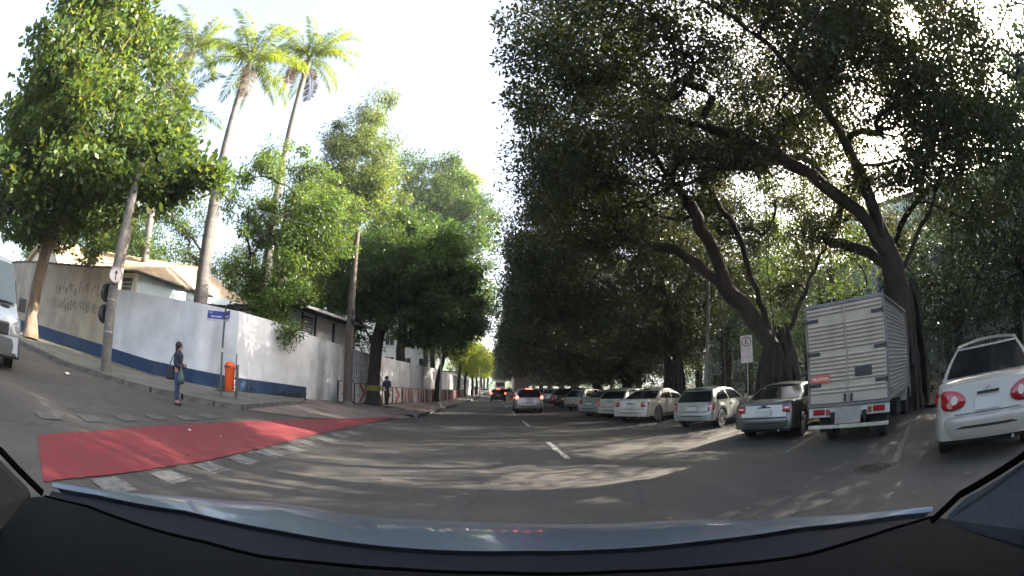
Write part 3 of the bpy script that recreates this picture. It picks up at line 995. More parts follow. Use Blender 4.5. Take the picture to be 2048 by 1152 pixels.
car('pale sedan far ahead near the left kerb', -2.6, 84, -1.9, 1.72, 4.2, 1.45, 'sedan', P_SILVER, 'corner', name='driving_car', group='cars driving along the street', detail=False)
car('pale van-like estate behind the crowd of traffic at the vanishing point', 2.5, 96, -1.9, 1.8, 4.5, 1.7, 'suv', P_WHITE, 'tall', name='driving_car', group='cars driving along the street', detail=False)


# ---- box truck
def text_mesh(s, size):
    c = bpy.data.curves.new('txt', 'FONT'); c.body = s; c.size = size; c.align_x = 'CENTER'; c.align_y = 'CENTER'; c.extrude = .002
    o = bpy.data.objects.new('txt', c); COL.objects.link(o)
    bpy.context.view_layer.update()
    me = bpy.data.meshes.new_from_object(o.evaluated_get(bpy.context.evaluated_depsgraph_get()))
    bpy.data.objects.remove(o)
    return me


tr = empty('box_truck', (6.95, 7.1, 0), -rad(59), label='small box truck with ribbed cream rear doors parked nose-in', cat='truck')
TW, TL, T0, T1 = 1.92, 4.3, .86, 2.93
mb = MB()
mb.box((0, TL / 2 + .04, (T0 + T1) / 2), (TW - .06, TL - .04, T1 - T0 - .02))
mb.build('cargo_box', M['alumside'], tr)
mb = MB()
for sx in (-1, 1):
    zz = T0 + .12
    while zz < T1 - .08:
        mb.box((sx * (TW / 2 - .025), TL / 2 + .05, zz), (.022, TL - .16, .035)); zz += .085
mb.build('side_rib', M['alumside'], tr, bevel=.008)
mb = MB()
for sx in (-1, 1):
    mb.box((sx * (TW / 2 - .005), .03, (T0 + T1) / 2), (.05, .07, T1 - T0 + .02))
    mb.box((sx * (TW / 2 - .005), TL, (T0 + T1) / 2), (.05, .07, T1 - T0 + .02))
    mb.box((sx * (TW / 2 - .005), TL / 2, T1 - .01), (.055, TL + .08, .06))
    mb.box((sx * (TW / 2 - .005), TL / 2, T0), (.05, TL, .06))
mb.box((0, .02, T1 + .0), (TW + .06, .08, .05)); mb.box((0, .03, T0 - .01), (TW, .09, .06))
mb.build('edge_frame', mat('truck_frame', (.14, .135, .13), .5, .3, noise=(4, .3)), tr)
mb = MB(); mb.box((0, TL / 2, T1 + .03), (TW - .02, TL - .02, .04)); mb.build('roof', M['alumside'], tr)
for sx in (-1, 1):
    dw = TW / 2 - .045
    dx = sx * (dw / 2 + .008)
    d = empty('door', (dx, 0, 0)); d.parent = tr
    mb = MB(); mb.box((0, .012, (T0 + T1) / 2), (dw, .03, T1 - T0 - .07)); mb.build('door_panel', M['aluma'], d)
    # pressed horizontal ribs with real depth
    mb = MB(); zz = T0 + .26
    i = 0
    while zz < T1 - .06:
        skip = any(abs(zz - q) < .055 for q in (T0 + .42, T0 + 1.08, T0 + 1.78))
        if not skip:
            P = [[(xx, -.002 - .036 * math.sin(PI * t), zz - .036 + .072 * t) for t in (0, .2, .4, .6, .8, 1)] for xx in (-dw / 2 + .02, dw / 2 - .02)]
            mb.grid(P)
        zz += .082
    mb.build('pressed_rib', M['aluma'], d, smooth=60)
    for q in (T0 + .42, T0 + 1.08, T0 + 1.78):
        mb = MB(); mb.box((sx * (dw / 2 - .14), -.022, q), (.27, .022, .07)); mb.tube([(sx * (dw / 2 + .01), -.03, q - .06), (sx * (dw / 2 + .01), -.03, q + .06)], .022, 8)
        mb.build('hinge', M['dark'], d, bevel=.008)
    mb = MB(); mb.box((-sx * (dw / 2 - .07), -.03, T0 + .13), (.05, .05, .15)); mb.build('latch', M['dark'], d, bevel=.006)
mb = MB(); mb.tube([(0.0, -.02, T0 + .02), (0.0, -.02, T1 - .05)], .014, 8); mb.build('locking_bar', mat('lock_bar', (.35, .31, .25), .5, .3), tr)
mb = MB(); mb.box((.38, -.042, T0 + .63), (.40, .022, .19)); mb.build('dark_sticker', M['dark'], tr)
mb = MB(); mb.box((-.66, -.042, T0 + .55), (.46, .012, .15)); st = mb.build('maker_sticker', mat('sticker_pale_red', (.45, .10, .07), .6, noise=(20, .2)), tr)
me = text_mesh('TRUCKVAN', .098)
o = link('lettering', me, mat('sticker_letters', (.85, .75, .66), .6), st); o.rotation_euler = (rad(90), 0, 0); o.location = (-.66, -.051, T0 + .548); o.scale = (.80, 1, 1)
mb = MB(); mb.box((0, .06, .70), (TW + .02, .05, .20)); mb.build('lamp_board', M['cabp'], tr, bevel=.008)
for sx in (-1, 1):
    mb = MB(); mb.box((sx * .72, .02, .71), (.27, .04, .12)); mb.build('tail_lamp', M['lamp'], tr, bevel=.008)
    mb = MB(); mb.box((sx * .50, .02, .70), (.09, .03, .12)); mb.build('reflector', mat('amber_lens', (.22, .05, .02), .2), tr, bevel=.006)
mb = MB(); mb.box((-.02, .0, .62), (.62, .03, .34)); mb.build('plate_panel', mat('grey_plate', (.26, .25, .22), .6, noise=(5, .2)), tr, bevel=.01)
mb = MB(); mb.box((0, -.02, .40), (TW + .0, .07, .075)); mb.build('under_run_bar', mat('cream_bar', (.36, .34, .27), .5, noise=(5, .3)), tr, bevel=.01)
mb = MB()
for sx in (-1, 1): mb.box((sx * .38, TL / 2 + .1, .62), (.09, TL + .3, .16)); mb.box((sx * .38, .04, .52), (.05, .05, .3))
mb.box((0, 1.0, .38), (1.3, .10, .10)); mb.box((0, .5, .6), (.9, .08, .1)); mb.box((.7, 2.3, .5), (.35, .8, .35))
for sx in (-1, 1): mb.box((sx * .62, .32, .45), (.34, .02, .42))
mb.build('chassis', M['black'], tr)
for sx in (-1, 1):
    put_wheel(tr, sx * .66, 1.02, .36, WHEELT, .36); put_wheel(tr, sx * .70, TL + .62, .34, WHEELT, .36)
# cab
mb = MB()
rows = []
for yy, zt, wf in ((TL + .12, 2.02, .84), (TL + .3, 2.08, .86), (TL + .9, 2.06, .86), (TL + 1.15, 1.75, .86), (TL + 1.38, 1.15, .87), (TL + 1.46, .9, .86), (TL + 1.46, .45, .84)):
    zl = .45 if abs(yy - (TL + .62)) > .4 else .78
    rows.append([(-wf, yy, zl), (-wf, yy, zl + (zt - zl) * .5), (-wf * .97, yy, zt - .12), (-wf * .85, yy, zt), (0, yy, zt + .03), (wf * .85, yy, zt), (wf * .97, yy, zt - .12), (wf, yy, zl + (zt - zl) * .5), (wf, yy, zl)])
mb.grid(rows); mb.f.append(tuple(range(9))); mb.m.append(0)
mb.build('cab', M['cabp'], tr, smooth=35)
for sx in (-1, 1):
    mb = MB(); mb.grid([[(sx * .875, TL + .32, 1.25), (sx * .875, TL + 1.1, 1.25)], [(sx * .855, TL + .34, 1.85), (sx * .855, TL + .92, 1.85)]]); mb.build('cab_window', M['glass'], tr)
    mb = MB(); mb.box((sx * 1.03, TL + 1.15, 1.55), (.16, .06, .30)); mb.tube([(sx * .86, TL + 1.15, 1.6), (sx * 1.0, TL + 1.15, 1.6)], .012, 6); mb.build('door_mirror', M['dark'], tr, bevel=.015)
mb = MB(); mb.grid([[(-.75, TL + 1.415, 1.18), (.75, TL + 1.415, 1.18)], [(-.72, TL + 1.18, 1.75), (.72, TL + 1.18, 1.75)]]); mb.build('windscreen', M['glass'], tr)

# far box truck, white coach and oncoming white van
ft = empty('far_box_truck', (3.2, 66, 0), rad(2), label='distant box truck with a pinkish two-door rear above the silver car', cat='truck')
mb = MB(); mb.box((0, 3, 2.0), (2.2, 6, 2.3)); mb.build('cargo_box', mat('far_truck_box', (.36, .28, .26), .6, noise=(2, .2)), ft)
for sx in (-1, 1):
    mb = MB(); mb.box((sx * .53, -.03, 2.0), (1.0, .05, 2.1)); mb.build('door', mat('far_truck_door', (.40, .31, .28), .6), ft)
    put_wheel(ft, sx * .85, 1.2, .45); put_wheel(ft, sx * .85, 6.6, .45)
mb = MB(); mb.box((0, 3.2, .65), (1.9, 7, .3)); mb.build('chassis', M['black'], ft)
mb = MB(); mb.box((0, 7.0, 1.5), (2.0, 1.7, 1.7)); mb.build('cab', M['cabp'], ft, bevel=.15)
mb = MB()
for sx in (-1, 1): mb.box((sx * .8, -.05, .72), (.3, .06, .12))
mb.build('tail_lamp', M['lamp'], ft)
cb = empty('white_coach', (.2, 112, 0), rad(2), label='white coach in traffic beneath the green road signs', cat='bus')
mb = MB(); mb.box((0, 4, 1.9), (2.45, 8, 2.7)); mb.build('body', P_WHITE, cb, bevel=.18)
mb = MB(); mb.box((0, -.02, 2.3), (2.0, .06, 1.0)); mb.build('rear_window', M['glass'], cb)
for sx in (-1, 1):
    put_wheel(cb, sx * 1.0, 1.8, .48); put_wheel(cb, sx * 1.0, 6.5, .48)
    mb = MB(); mb.box((sx * 1.22, 4, 2.3), (.04, 7, .9)); mb.build('side_window', M['glass'], cb)

# white van coming down the side street
vn = empty('white_van', (-9.95, 4.02, float(zg(-9.9, 4.9)) + .0), -rad(103), label='white van with dark grille facing us at the left edge', cat='van')
# local: front face at y=0, van extends to -y ; x to its right-hand side (van left is -x)
rows = []
for yy, zt, wf, zl in ((0.0, .98, .80, .40), (-.05, 1.10, .88, .32), (-.18, 1.18, .93, .30), (-.55, 1.33, .95, .30), (-.62, 1.38, .955, .70), (-.95, 1.86, .95, .76), (-1.35, 2.30, .93, .70), (-1.6, 2.44, .92, .30), (-2.4, 2.50, .92, .30), (-5.6, 2.50, .92, .35), (-5.7, 2.45, .90, .40)):
    m_ = min(1.15, zl + (zt - zl) * .6)
    ti = np.interp(zt, [1.0, 1.4, 2.4], [.93, .92, .76])
    rows.append([(-wf, yy, zl), (-wf, yy, (zl + m_) / 2), (-wf, yy, m_), (-wf * (ti + .06), yy, zt - .12), (-wf * ti, yy, zt - .02), (0, yy, zt + .03), (wf * ti, yy, zt - .02), (wf * (ti + .06), yy, zt - .12), (wf, yy, m_), (wf, yy, (zl + m_) / 2), (wf, yy, zl)])
mb = MB(); mb.grid(rows); mb.f.append(tuple(range(11))); mb.m.append(0); mb.f.append(tuple((len(rows) - 1) * 11 + k for k in range(11))); mb.m.append(0)
mb.build('body', P_VAN, vn, smooth=35)
mb = MB()
G = []
for t in (0, .33, .66, 1):
    yy = -.60 - .72 * t; zz = 1.40 + .88 * t; wf = (.86 - .12 * t)
    G.append([(wf * u, yy + .07 + .04 * (1 - u * u), zz + .03) for u in (-1, -.7, -.35, 0, .35, .7, 1)])
mb.grid(G); mb.build('windscreen', M['glassl'], vn, smooth=0)
mb = MB(); mb.grid([[(-.97, -.75, 1.28), (-.97, -1.75, 1.28)], [(-.90, -1.3, 1.98), (-.90, -1.75, 2.0)]]); mb.grid([[(.97, -.75, 1.28), (.97, -1.75, 1.28)], [(.90, -1.3, 1.98), (.90, -1.75, 2.0)]]); mb.build('side_window', M['glass'], vn)
mb = MB(); mb.box((0, .02, .87), (1.16, .06, .26)); gr = mb.build('grille', M['dark'], vn, bevel=.05)
for k in range(3):
    mb = MB(); mb.box((0, .055, .79 + .075 * k), (1.0, .02, .014)); mb.build('grille_slat', M['dark'], gr)
mb = MB()
ring = [(.14 * math.cos(a), .065, .89 + .14 * math.sin(a)) for a in np.linspace(0, 2 * PI, 25)]
mb.tube(ring, .012, 6, cap=False)
for k in range(3):
    a = PI / 2 + k * 2 * PI / 3
    mb.tube([(0, .068, .89), (.135 * math.cos(a), .062, .89 + .135 * math.sin(a))], [.02, .006], 6)
mb.build('star_emblem', mat('chrome', (.7, .7, .7), .15, 1), gr, smooth=40)
for sx in (-1, 1):
    mb = MB(); mb.grid([[(sx * .62, .005, .76), (sx * .75, -.0, .76), (sx * .915, -.05, .78)], [(sx * .62, -.0, .90), (sx * .78, -.03, .92), (sx * .925, -.10, .95)], [(sx * .70, -.03, 1.0), (sx * .82, -.07, 1.06), (sx * .925, -.16, 1.12)]])
    o = mb.build('headlight', mat('headlight_glass', (.28, .30, .31), .12, .3, .8), vn, smooth=0); o.location = (0, .03, 0)
    mb = MB(); mb.box((sx * 1.08, -.75, 1.45), (.2, .10, .30)); mb.tube([(sx * .93, -.8, 1.35), (sx * 1.05, -.76, 1.35)], .02, 6); mb.build('door_mirror', M['dark'], vn, bevel=.03)
    mb = MB(); mb.box((sx * .5, -.47, 1.335), (.28, .12, .02), rx=-.35); mb.build('bonnet_vent', M['dark'], vn, bevel=.005)
    put_wheel(vn, sx * .80, -.95, .34); put_wheel(vn, sx * .80, -4.6, .34)
mb = MB()
P = []
for (zz, o_) in ((.28, -.05), (.34, .03), (.55, .05), (.68, .03), (.71, -.04)):
    P.append([(.96 * t, .02 + o_ - .18 * abs(t) ** 4, zz) for t in np.linspace(-1, 1, 15)])
mb.grid(P); mb.build('front_bumper', mat('van_bumper', (.06, .065, .07), .7), vn, smooth=40)
mb = MB(); mb.box((0, -2.9, .45), (1.5, 5.2, .3)); mb.build('underbody', M['black'], vn)

# ------------------------------------------------------------------ street furniture
def at(az, d, z=0.0):
    return (d * math.sin(rad(az)), d * math.cos(rad(az)), z)


# leaning concrete pole at left
px, py = -11.45, 9.35
pz = float(zg(px, py)) + .12
po = empty('concrete_pole', (px, py, pz), label='weathered concrete pole on the side pavement carrying a round arrow sign', cat='pole')
mb = MB(); mb.tube([(0, 0, -.1), (.0, .0, 2), (.03, 0, 4.5), (.05, 0, 6.5)], [.19, .175, .15, .13], 14); mb.build('shaft', M['conc'], po, smooth=50)
mb = MB()
for z_ in (1.2, 2.15, 2.9, 3.6, 5.2): mb.lathe([(.185 - z_ * .007, z_ - .02), (.195 - z_ * .007, z_), (.185 - z_ * .007, z_ + .02)], n=14)
mb.build('clamp', M['steel'], po)
for z_ in (2.35, 1.72):
    hd = empty('signal_box', (-.24, .02, z_)); hd.parent = po
    mb = MB(); mb.tube([(-.10, -.02, 0), (.08, -.02, 0)], .29, 20); mb.build('back_disc', M['dark'], hd, smooth=40)
    mb = MB(); mb.box((.14, 0, 0), (.14, .08, .06)); mb.build('bracket', M['dark'], hd)
cdir = Vector((-px, -py, 0)).normalized()
so_ = empty('arrow_sign', (px + cdir.x * .24 + .03, py + cdir.y * .24, pz + 2.86), math.atan2(-px, py) , label='round white traffic sign with black arrow on the concrete pole', cat='sign')
# sign faces the camera side: build facing -y locally then turn
so_.rotation_euler = (0, 0, math.atan2(cdir.y, cdir.x) + PI / 2)
mb = MB(); mb.tube([(0, -.012, 0), (0, .012, 0)], .245, 28); mb.build('plate', M['signwhite'], so_)
mb = MB()
mb.lathe([(.245, -.02), (.245, -.012)], n=28)
ringp = [(.222 * math.cos(a), -.014, .222 * math.sin(a)) for a in np.linspace(0, 2 * PI, 29)]
mb = MB(); mb.tube(ringp, .016, 6, cap=False); mb.build('ring', mat('ring_grey_red', (.30, .24, .25), .6), so_)
mb = MB(); mb.box((0, -.016, -.04), (.04, .008, .2)); mb.add([(-.07, -.02, .05), (.07, -.02, .05), (0, -.02, .15)], [(0, 1, 2)]); mb.build('arrow', M['text'], so_)

# street name sign post with bin
sx_, sy_ = -8.42, 11.9
sz_ = float(zg(sx_, sy_)) + .13
sp = empty('street_name_post', (sx_, sy_, sz_), label='thin steel post with two blue street name plates by the white wall', cat='street sign')
mb = MB(); mb.tube([(0, 0, -.1), (0, 0, 2.72)], .034, 10); mb.build('post', M['conc'], sp, smooth=50)
mb = MB(); mb.tube([(0, 0, 1.35), (0, 0, 1.47)], .036, 10); mb.build('sticker', M['signwhite'], sp)
for (ang, ln, side_) in ((rad(180 + 14), .60, -1), (rad(-38), .46, 1)):
    pl = empty('name_plate', (0, 0, 2.42)); pl.parent = sp; pl.rotation_euler = (0, 0, ang if side_ > 0 else ang - PI)
    x0 = .04 if side_ > 0 else -.04 - ln
    mb = MB(); mb.box((x0 + ln / 2, 0, .05), (ln, .03, .24)); mb.build('blue_panel', M['signblue'], pl)
    mb = MB(); mb.box((x0 + ln / 2, 0, -.115), (ln, .032, .07)); mb.build('white_band', M['signwhite'], pl)
    if side_ < 0:
        me = text_mesh('RUA', .07); o = link('lettering', me, M['textw'], pl); o.rotation_euler = (rad(90), 0, 0); o.location = (x0 + .12, -.018, .11)
    mb = MB(); r = RS(4)
    xx = x0 + .16 * (1 if side_ < 0 else .4)
    while xx < x0 + ln - .06:
        w_ = r.uniform(.02, .035); mb.box((xx, -.017, .0), (w_, .004, r.uniform(.03, .05))); xx += w_ + .014
    mb.build('print', M['textw'], pl, kind='stuff')
bn = empty('litter_bin', (sx_ + .26, sy_ + .12, sz_), label='bright orange litter bin hung beside the street name post', cat='litter bin')
mb = MB(); mb.lathe([(0, .20), (.135, .20), (.145, .22), (.165, .88), (.165, .90)], n=20); mb.build('tub', M['orange'], bn, smooth=40)
mb = MB(); mb.lathe([(.18, .86), (.19, .90), (.18, .97), (.13, 1.06), (.06, 1.10), (0, 1.11)], n=20); mb.build('lid', M['orange'], bn, smooth=40)
mb = MB(); mb.box((0, -.17, .93), (.2, .03, .05)); mb.build('slot', M['dark'], bn)
mb = MB(); mb.tube([(.21, .06, 0), (.21, .06, 1.35)], .016, 8); mb.box((.1, .1, .6), (.24, .04, .05)); mb.build('stake', M['dark'], bn)
mb = MB(); mb.box((.30, .02, .5), (.05, .05, 1.05)); mb.build('white_stake', M['conc'], bn)

# utility pole
ux, uy = -7.15, 20.8
uz = float(zg(ux, uy)) + .12
up_ = empty('utility_pole', (ux, uy, uz), label='tall brown concrete utility pole in front of the chevron boards', cat='pole')
mb = MB(); mb.tube([(0, 0, -.1), (0, 0, 3), (-.02, 0, 8.6)], [.235, .20, .12], 14); mb.build('shaft', mat('pole_brown', (.10, .078, .064), .9, noise=(3, .35), bump=(20, .4), streak=(2, .4)), up_, smooth=50)
mb = MB()
r = RS(2)
for z_ in (3.4, 4.3, 4.6, 5.6, 6.3): mb.lathe([(.22 - z_ * .011, z_ - .03), (.232 - z_ * .011, z_), (.22 - z_ * .011, z_ + .03)], n=12)
for k in range(9): mb.tube([(.1, -.1, 3.6 + k * .06), (.24 + r.uniform(0, .1), -.16, 3.7 + k * .1), (.1, -.12, 4.3 + k * .05)], .012, 5)
mb.box((.16, -.14, 4.1), (.14, .12, .3))
mb.build('cable_fittings', M['dark'], up_, smooth=30)
mb = MB(); mb.lathe([(.30, 0), (.27, .1), (.235, .22)], n=14); mb.build('foot', M['conc'], up_)
tp = empty('thin_pole', (-3.98, 31, float(zg(-4, 31)) + .13), label='thin grey pole on the main pavement kerb', cat='pole')
mb = MB(); mb.tube([(0, 0, -.1), (0, 0, 4.6)], [.065, .05], 10); mb.build('shaft', M['steel'], tp, smooth=50)
mb = MB(); mb.box((0, 0, .03), (.22, .22, .05)); mb.build('base_plate', M['steel'], tp)

# right side: parking sign, leaning lamp pole, second pole
es = empty('parking_sign', (9.1, 15.0, .0), -rad(30), label='white parking sign with letter E in a dark ring behind the grey sedan', cat='sign')
mb = MB(); mb.tube([(0, .03, -.05), (0.01, .03, 3.2)], .028, 10); mb.build('post', M['steel'], es, smooth=50)
mb = MB(); mb.box((0, 0, 2.68), (.46, .02, 1.02)); mb.build('plate', mat('sign_pinkish', (.60, .50, .46), .55, noise=(6, .15)), es)
ringp = [(.175 * math.cos(a), -.016, 2.96 + .175 * math.sin(a)) for a in np.linspace(0, 2 * PI, 33)]
mb = MB(); mb.tube(ringp, .017, 6, cap=False); mb.build('ring', mat('ring_dark_red', (.06, .01, .012), .6), es)
me = text_mesh('E', .30); o = link('letter', me, M['text'], es); o.rotation_euler = (rad(90), 0, 0); o.location = (0, -.018, 2.955)
b_ = o.modifiers.new('thicken', 'SOLIDIFY'); b_.thickness = .012
mb = MB(); mb.box((0, -.012, 2.38), (.38, .006, .012)); mb.box((-.15, -.012, 2.66), (.02, .006, .06))
for k in range(5): mb.box((.02, -.012, 2.70 - k * .055), (.28 - .03 * (k % 2), .003, .006))
mb.build('print_line', M['text'], es)
lp = empty('lamp_pole', (10.0, 20.9, .08), label='thin pale pole leaning to the right behind the white hatchback', cat='pole')
mb = MB(); mb.tube([(0, 0, 0), (.28, .1, 2.6), (1.05, .4, 9.5)], [.11, .095, .055], 12); mb.build('shaft', mat('pole_pale', (.26, .25, .23), .6, .2, noise=(4, .2)), lp, smooth=50)
mb = MB()
for z_, xo in ((4.5, .49), (3.8, .42)): mb.box((xo + .0, .18, z_), (.34, .03, .03)); mb.box((xo - .17, .18, z_), (.05, .05, .08))
mb.build('bracket', M['dark'], lp)
l2 = empty('lamp_pole', (13.2, 24.5, .08), label='dim vertical pole in the park right of the leaning pale pole', cat='pole')
mb = MB(); mb.tube([(0, 0, 0), (0, 0, 7.5)], [.09, .06], 10); mb.build('shaft', M['conc'], l2, smooth=50)

# gantry with green road signs far ahead
ga = empty('sign_gantry', (0, 140, 0), label='overhead gantry with two green road signs far ahead', cat='road sign')
mb = MB()
for x_ in (-7, 9): mb.tube([(x_, 0, 0), (x_, 0, 7)], .2, 8)
mb.tube([(-7, 0, 6.6), (9, 0, 6.6)], .16, 8); mb.build('frame', M['steel'], ga)
for x_ in (-3.4, 2.6):
    mb = MB(); mb.box((x_, -.2, 5.9), (3.2, .08, 2.0)); mb.build('sign_panel', M['signgreen'], ga)
for (x_, y_, lb) in ((-3.2, 75, 'thin far pole among the sunlit trees on the left pavement'), (14, 52, 'pale slender pole between distant park trunks')):
    q = empty('far_pole', (x_, y_, 0), label=lb, cat='pole')
    mb = MB(); mb.tube([(0, 0, 0), (0, 0, 8)], .09, 8); mb.build('shaft', M['steel'], q)

# overhead wires on the left
wr = MB()
for k, (a, b, sag) in enumerate((((-11.4, 9.35, 7.8), (-7.2, 20.8, 8.9), .5), ((-11.4, 9.35, 6.3), (-30, 14, 8.6), .6), ((-11.4, 9.35, 5.9), (-30, 15, 7.6), .7))):
    a = Vector(a); b = Vector(b)
    wr.tube([a.lerp(b, t / 14) - Vector((0, 0, sag * 4 * (t / 14) * (1 - t / 14))) for t in range(15)], .012, 5)
o = wr.build('overhead_cable', M['dark']); tag(o, 'thin black cables sagging from the leaning concrete pole', 'cable')

# ------------------------------------------------------------------ buildings behind the wall
hs = empty('tiled_house', (-20, 18, 1.4), label='white house with sand coloured tiled roof and louvre windows behind the wall', cat='house')
def hl(o):
    o.location = Vector(o.location) - Vector(hs.location); return o


zE = 5.75
mb = MB(); mb.prism([(-22.5, 16.3), (-17.9, 16.3), (-16.0, 22.5), (-15.4, 30), (-22.5, 30)], .8, zE); hl(mb.build('wall', [M['render']], hs))
mb = MB(); mb.prism([(-17.88, 16.32), (-17.84, 16.32), (-15.94, 22.5), (-15.34, 30), (-15.4, 30), (-16.0, 22.5)], .8, zE - .01); hl(mb.build('blue_wall', M['renderb'], hs))
mb = MB()
R1, R2 = Vector((-25.5, 19.2, 7.9)), Vector((-19.2, 23.5, 7.9))
# hipped roof from eave corners to a ridge
E1, E2, E3, E4 = Vector((-27.5, 15.6, zE + .2)), Vector((-17.5, 15.8, zE)), Vector((-15.4, 26, zE - .1)), Vector((-24, 32, zE))
mb.add([E1, E2, E3, E4, R1, R2], [(0, 1, 5, 4), (1, 2, 5), (2, 3, 4, 5), (3, 0, 4)])
o = hl(mb.build('roof', M['tile'], hs))
sm = o.modifiers.new('thick', 'SOLIDIFY'); sm.thickness = .12
# rows of roof tiles
for k in range(16):
    t = (k + .5) / 16
    a = E1.lerp(R1, t); b = E2.lerp(R2, t)
    mb = MB(); n_ = 26
    P = [[], []]
    nrm = Vector((0, -.5, .86))
    for i in range(n_ * 2 + 1):
        q = a.lerp(b, i / (n_ * 2)); off = .05 + .03 * (i % 2)
        P[0].append(q + nrm * off + Vector((0, -.14, -.10))); P[1].append(q + nrm * (off - .045) + Vector((0, .14, .08)))
    mb.grid(P); hl(mb.build('tile_row', M['tile'], hs))
mb = MB()
for a, b in ((E1, E2), (E2, E3)): mb.tube([a - Vector((0, 0, .06)), b - Vector((0, 0, .06))], .09, 6)
hl(mb.build('eave', M['eave'], hs))
# gable addition with pale wall on the left
mb = MB(); mb.add([(-30.5, 15.2, 1), (-24.6, 15.2, 1), (-24.6, 15.2, 5.6), (-27.3, 15.2, 7.9), (-30.5, 15.2, 6.0), (-30.5, 20, 1), (-24.6, 20, 1), (-24.6, 20, 5.6), (-27.3, 20, 7.9), (-30.5, 20, 6.0)],
              [(0, 1, 2, 3, 4), (5, 9, 8, 7, 6), (1, 6, 7, 2), (0, 4, 9, 5), (2, 7, 8, 3), (3, 8, 9, 4)])
hl(mb.build('gable_wall', M['render'], hs))
mb = MB(); mb.add([(-24.2, 14.9, 5.35), (-27.3, 14.9, 8.05), (-31, 14.9, 5.9), (-24.2, 20, 5.35), (-27.3, 20, 8.05), (-31, 20, 5.9)], [(0, 3, 4, 1), (1, 4, 5, 2)])
o = hl(mb.build('gable_roof', M['tile'], hs)); sm = o.modifiers.new('thick', 'SOLIDIFY'); sm.thickness = .14
for k, x_ in enumerate((-19.75, -18.65)):
    wn = empty('louvre_window', (x_ - hs.location.x, 16.28 - hs.location.y, 5.05 - hs.location.z)); wn.parent = hs
    mb = MB(); mb.box((0, 0, 0), (.86, .03, .95)); mb.build('pane', M['wing'], wn)
    mb = MB()
    for dx_, dz_, sx2, sz2 in ((0, .48, .98, .07), (0, -.48, .98, .07), (-.46, 0, .06, .95), (.46, 0, .06, .95)): mb.box((dx_, -.02, dz_), (sx2, .05, sz2))
    for z_ in (.20, -.0, -.20): mb.box((0, -.03, z_), (.86, .05, .055), rx=.5)
    mb.build('frame', M['wframe'], wn)

# annex roofs and walls further right, behind the wall
an = empty('corrugated_annex', (-13, 24, 1), label='low annex with dark corrugated roof edge behind the bright wall', cat='shed')
mb = MB(); mb.prism([(-14.8, 19.6), (-11.0, 17.6), (-9.6, 20.5), (-10.2, 30), (-14.8, 30)], .6, 4.35); o = mb.build('wall', M['renderb'], an); o.location = (13, -24, -1)
P = [[], []]
for i in range(61):
    t = i / 60; a = Vector((-15.3, 18.6, 4.75)).lerp(Vector((-10.7, 17.0, 4.35)), t)
    P[0].append(a + Vector((0, 0, .05 * math.sin(i * 1.3)))); P[1].append(a + Vector((.8, 9, .75 + .05 * math.sin(i * 1.3))))
mb = MB(); mb.grid(P); o = mb.build('roof', M['eave'], an); o.location = (13, -24, -1); o.modifiers.new('thick', 'SOLIDIFY').thickness = .06

lv = empty('louvred_building', (-10, 22, 1), label='low white building with louvred shutter and pale panels above the wall', cat='building')
def ll(o):
    o.location = Vector(o.location) - Vector(lv.location); return o


A_ = Vector((-9.75, 19.6, 0)); B_ = Vector((-8.75, 26.6, 0)); dd = (B_ - A_); Lb = dd.length; ang = math.atan2(dd.y, dd.x)
lr = empty('facade', (A_.x - lv.location.x, A_.y - lv.location.y, -lv.location.z), ang); lr.parent = lv
mb = MB(); mb.box((Lb / 2, 2.0, 2.6), (Lb, 4, 4.5)); mb.build('wall', M['renderb'], lr)
mb = MB(); mb.box((Lb / 2, 1.7, 4.93), (Lb + .5, 5.2, .12)); mb.build('roof_slab', M['eave'], lr)
mb = MB()
mb.box((Lb / 2, -.93, 4.90), (Lb + .5, .06, .13)); mb.build('fascia', M['wframe'], lr)
x_ = .9
mb = MB(); mb.box((x_ + .5, -.02, 4.1), (1.0, .03, 1.1)); mb.build('window', M['wing'], lr)
for k in range(9):
    mb = MB(); mb.box((x_ + .5, -.05, 3.62 + k * .115), (.98, .06, .05), rx=.6); mb.build('slat', M['wframe'], lr)
for x0 in (2.3, 4.3):
    mb = MB(); mb.box((x0 + .8, -.04, 4.1), (1.6, .05, 1.15)); mb.build('panel', M['render'], lr)
    mb = MB(); mb.box((x0 + .8, -.14, 4.76), (1.6, .25, .10)); mb.build('shutter_box', M['wframe'], lr)
mb = MB()
for x0 in (.8, 2.1, 4.1, 6.1): mb.box((x0, -.05, 4.1), (.09, .07, 1.4))
mb.build('mullion', M['dark'], lr)


def block(name, label, x, y, w, d, h, rz, mt, fl, nw, wz=2.9, cat='building', z0=0):
    b = empty(name, (x, y, z0), rz, label=label, cat=cat)
    mb = MB(); mb.box((0, d / 2, h / 2), (w, d, h)); mb.build('wall', mt, b)
    mb = MB(); mb.box((0, d / 2, h + .15), (w + .5, d + .5, .3)); mb.build('roof', M['eave'], b)
    me = None; me2 = None
    for f in range(fl):
        for k in range(nw):
            xx = (k + .5) / nw * w - w / 2; zz = 1.7 + f * wz
            if me is None:
                mb = MB(); mb.box((0, 0, 0), (w / nw * .5, .06, 1.3)); o = mb.build('window', M['wing'], b); me = o.data
                mb = MB()
                for a_, c_, s1, s2 in ((0, .68, w / nw * .56, .1), (0, -.68, w / nw * .6, .12), (0, 0, .06, 1.3)): mb.box((a_, -.04, c_), (s1, .06, s2))
                p = mb.build('window_frame', M['wframe'], o); me2 = p.data
            else:
                o = bpy.data.objects.new('window', me); o.parent = b; COL.objects.link(o)
                p = bpy.data.objects.new('window_frame', me2); p.parent = o; COL.objects.link(p)
            o.location = (xx, -.02, zz)
    return b


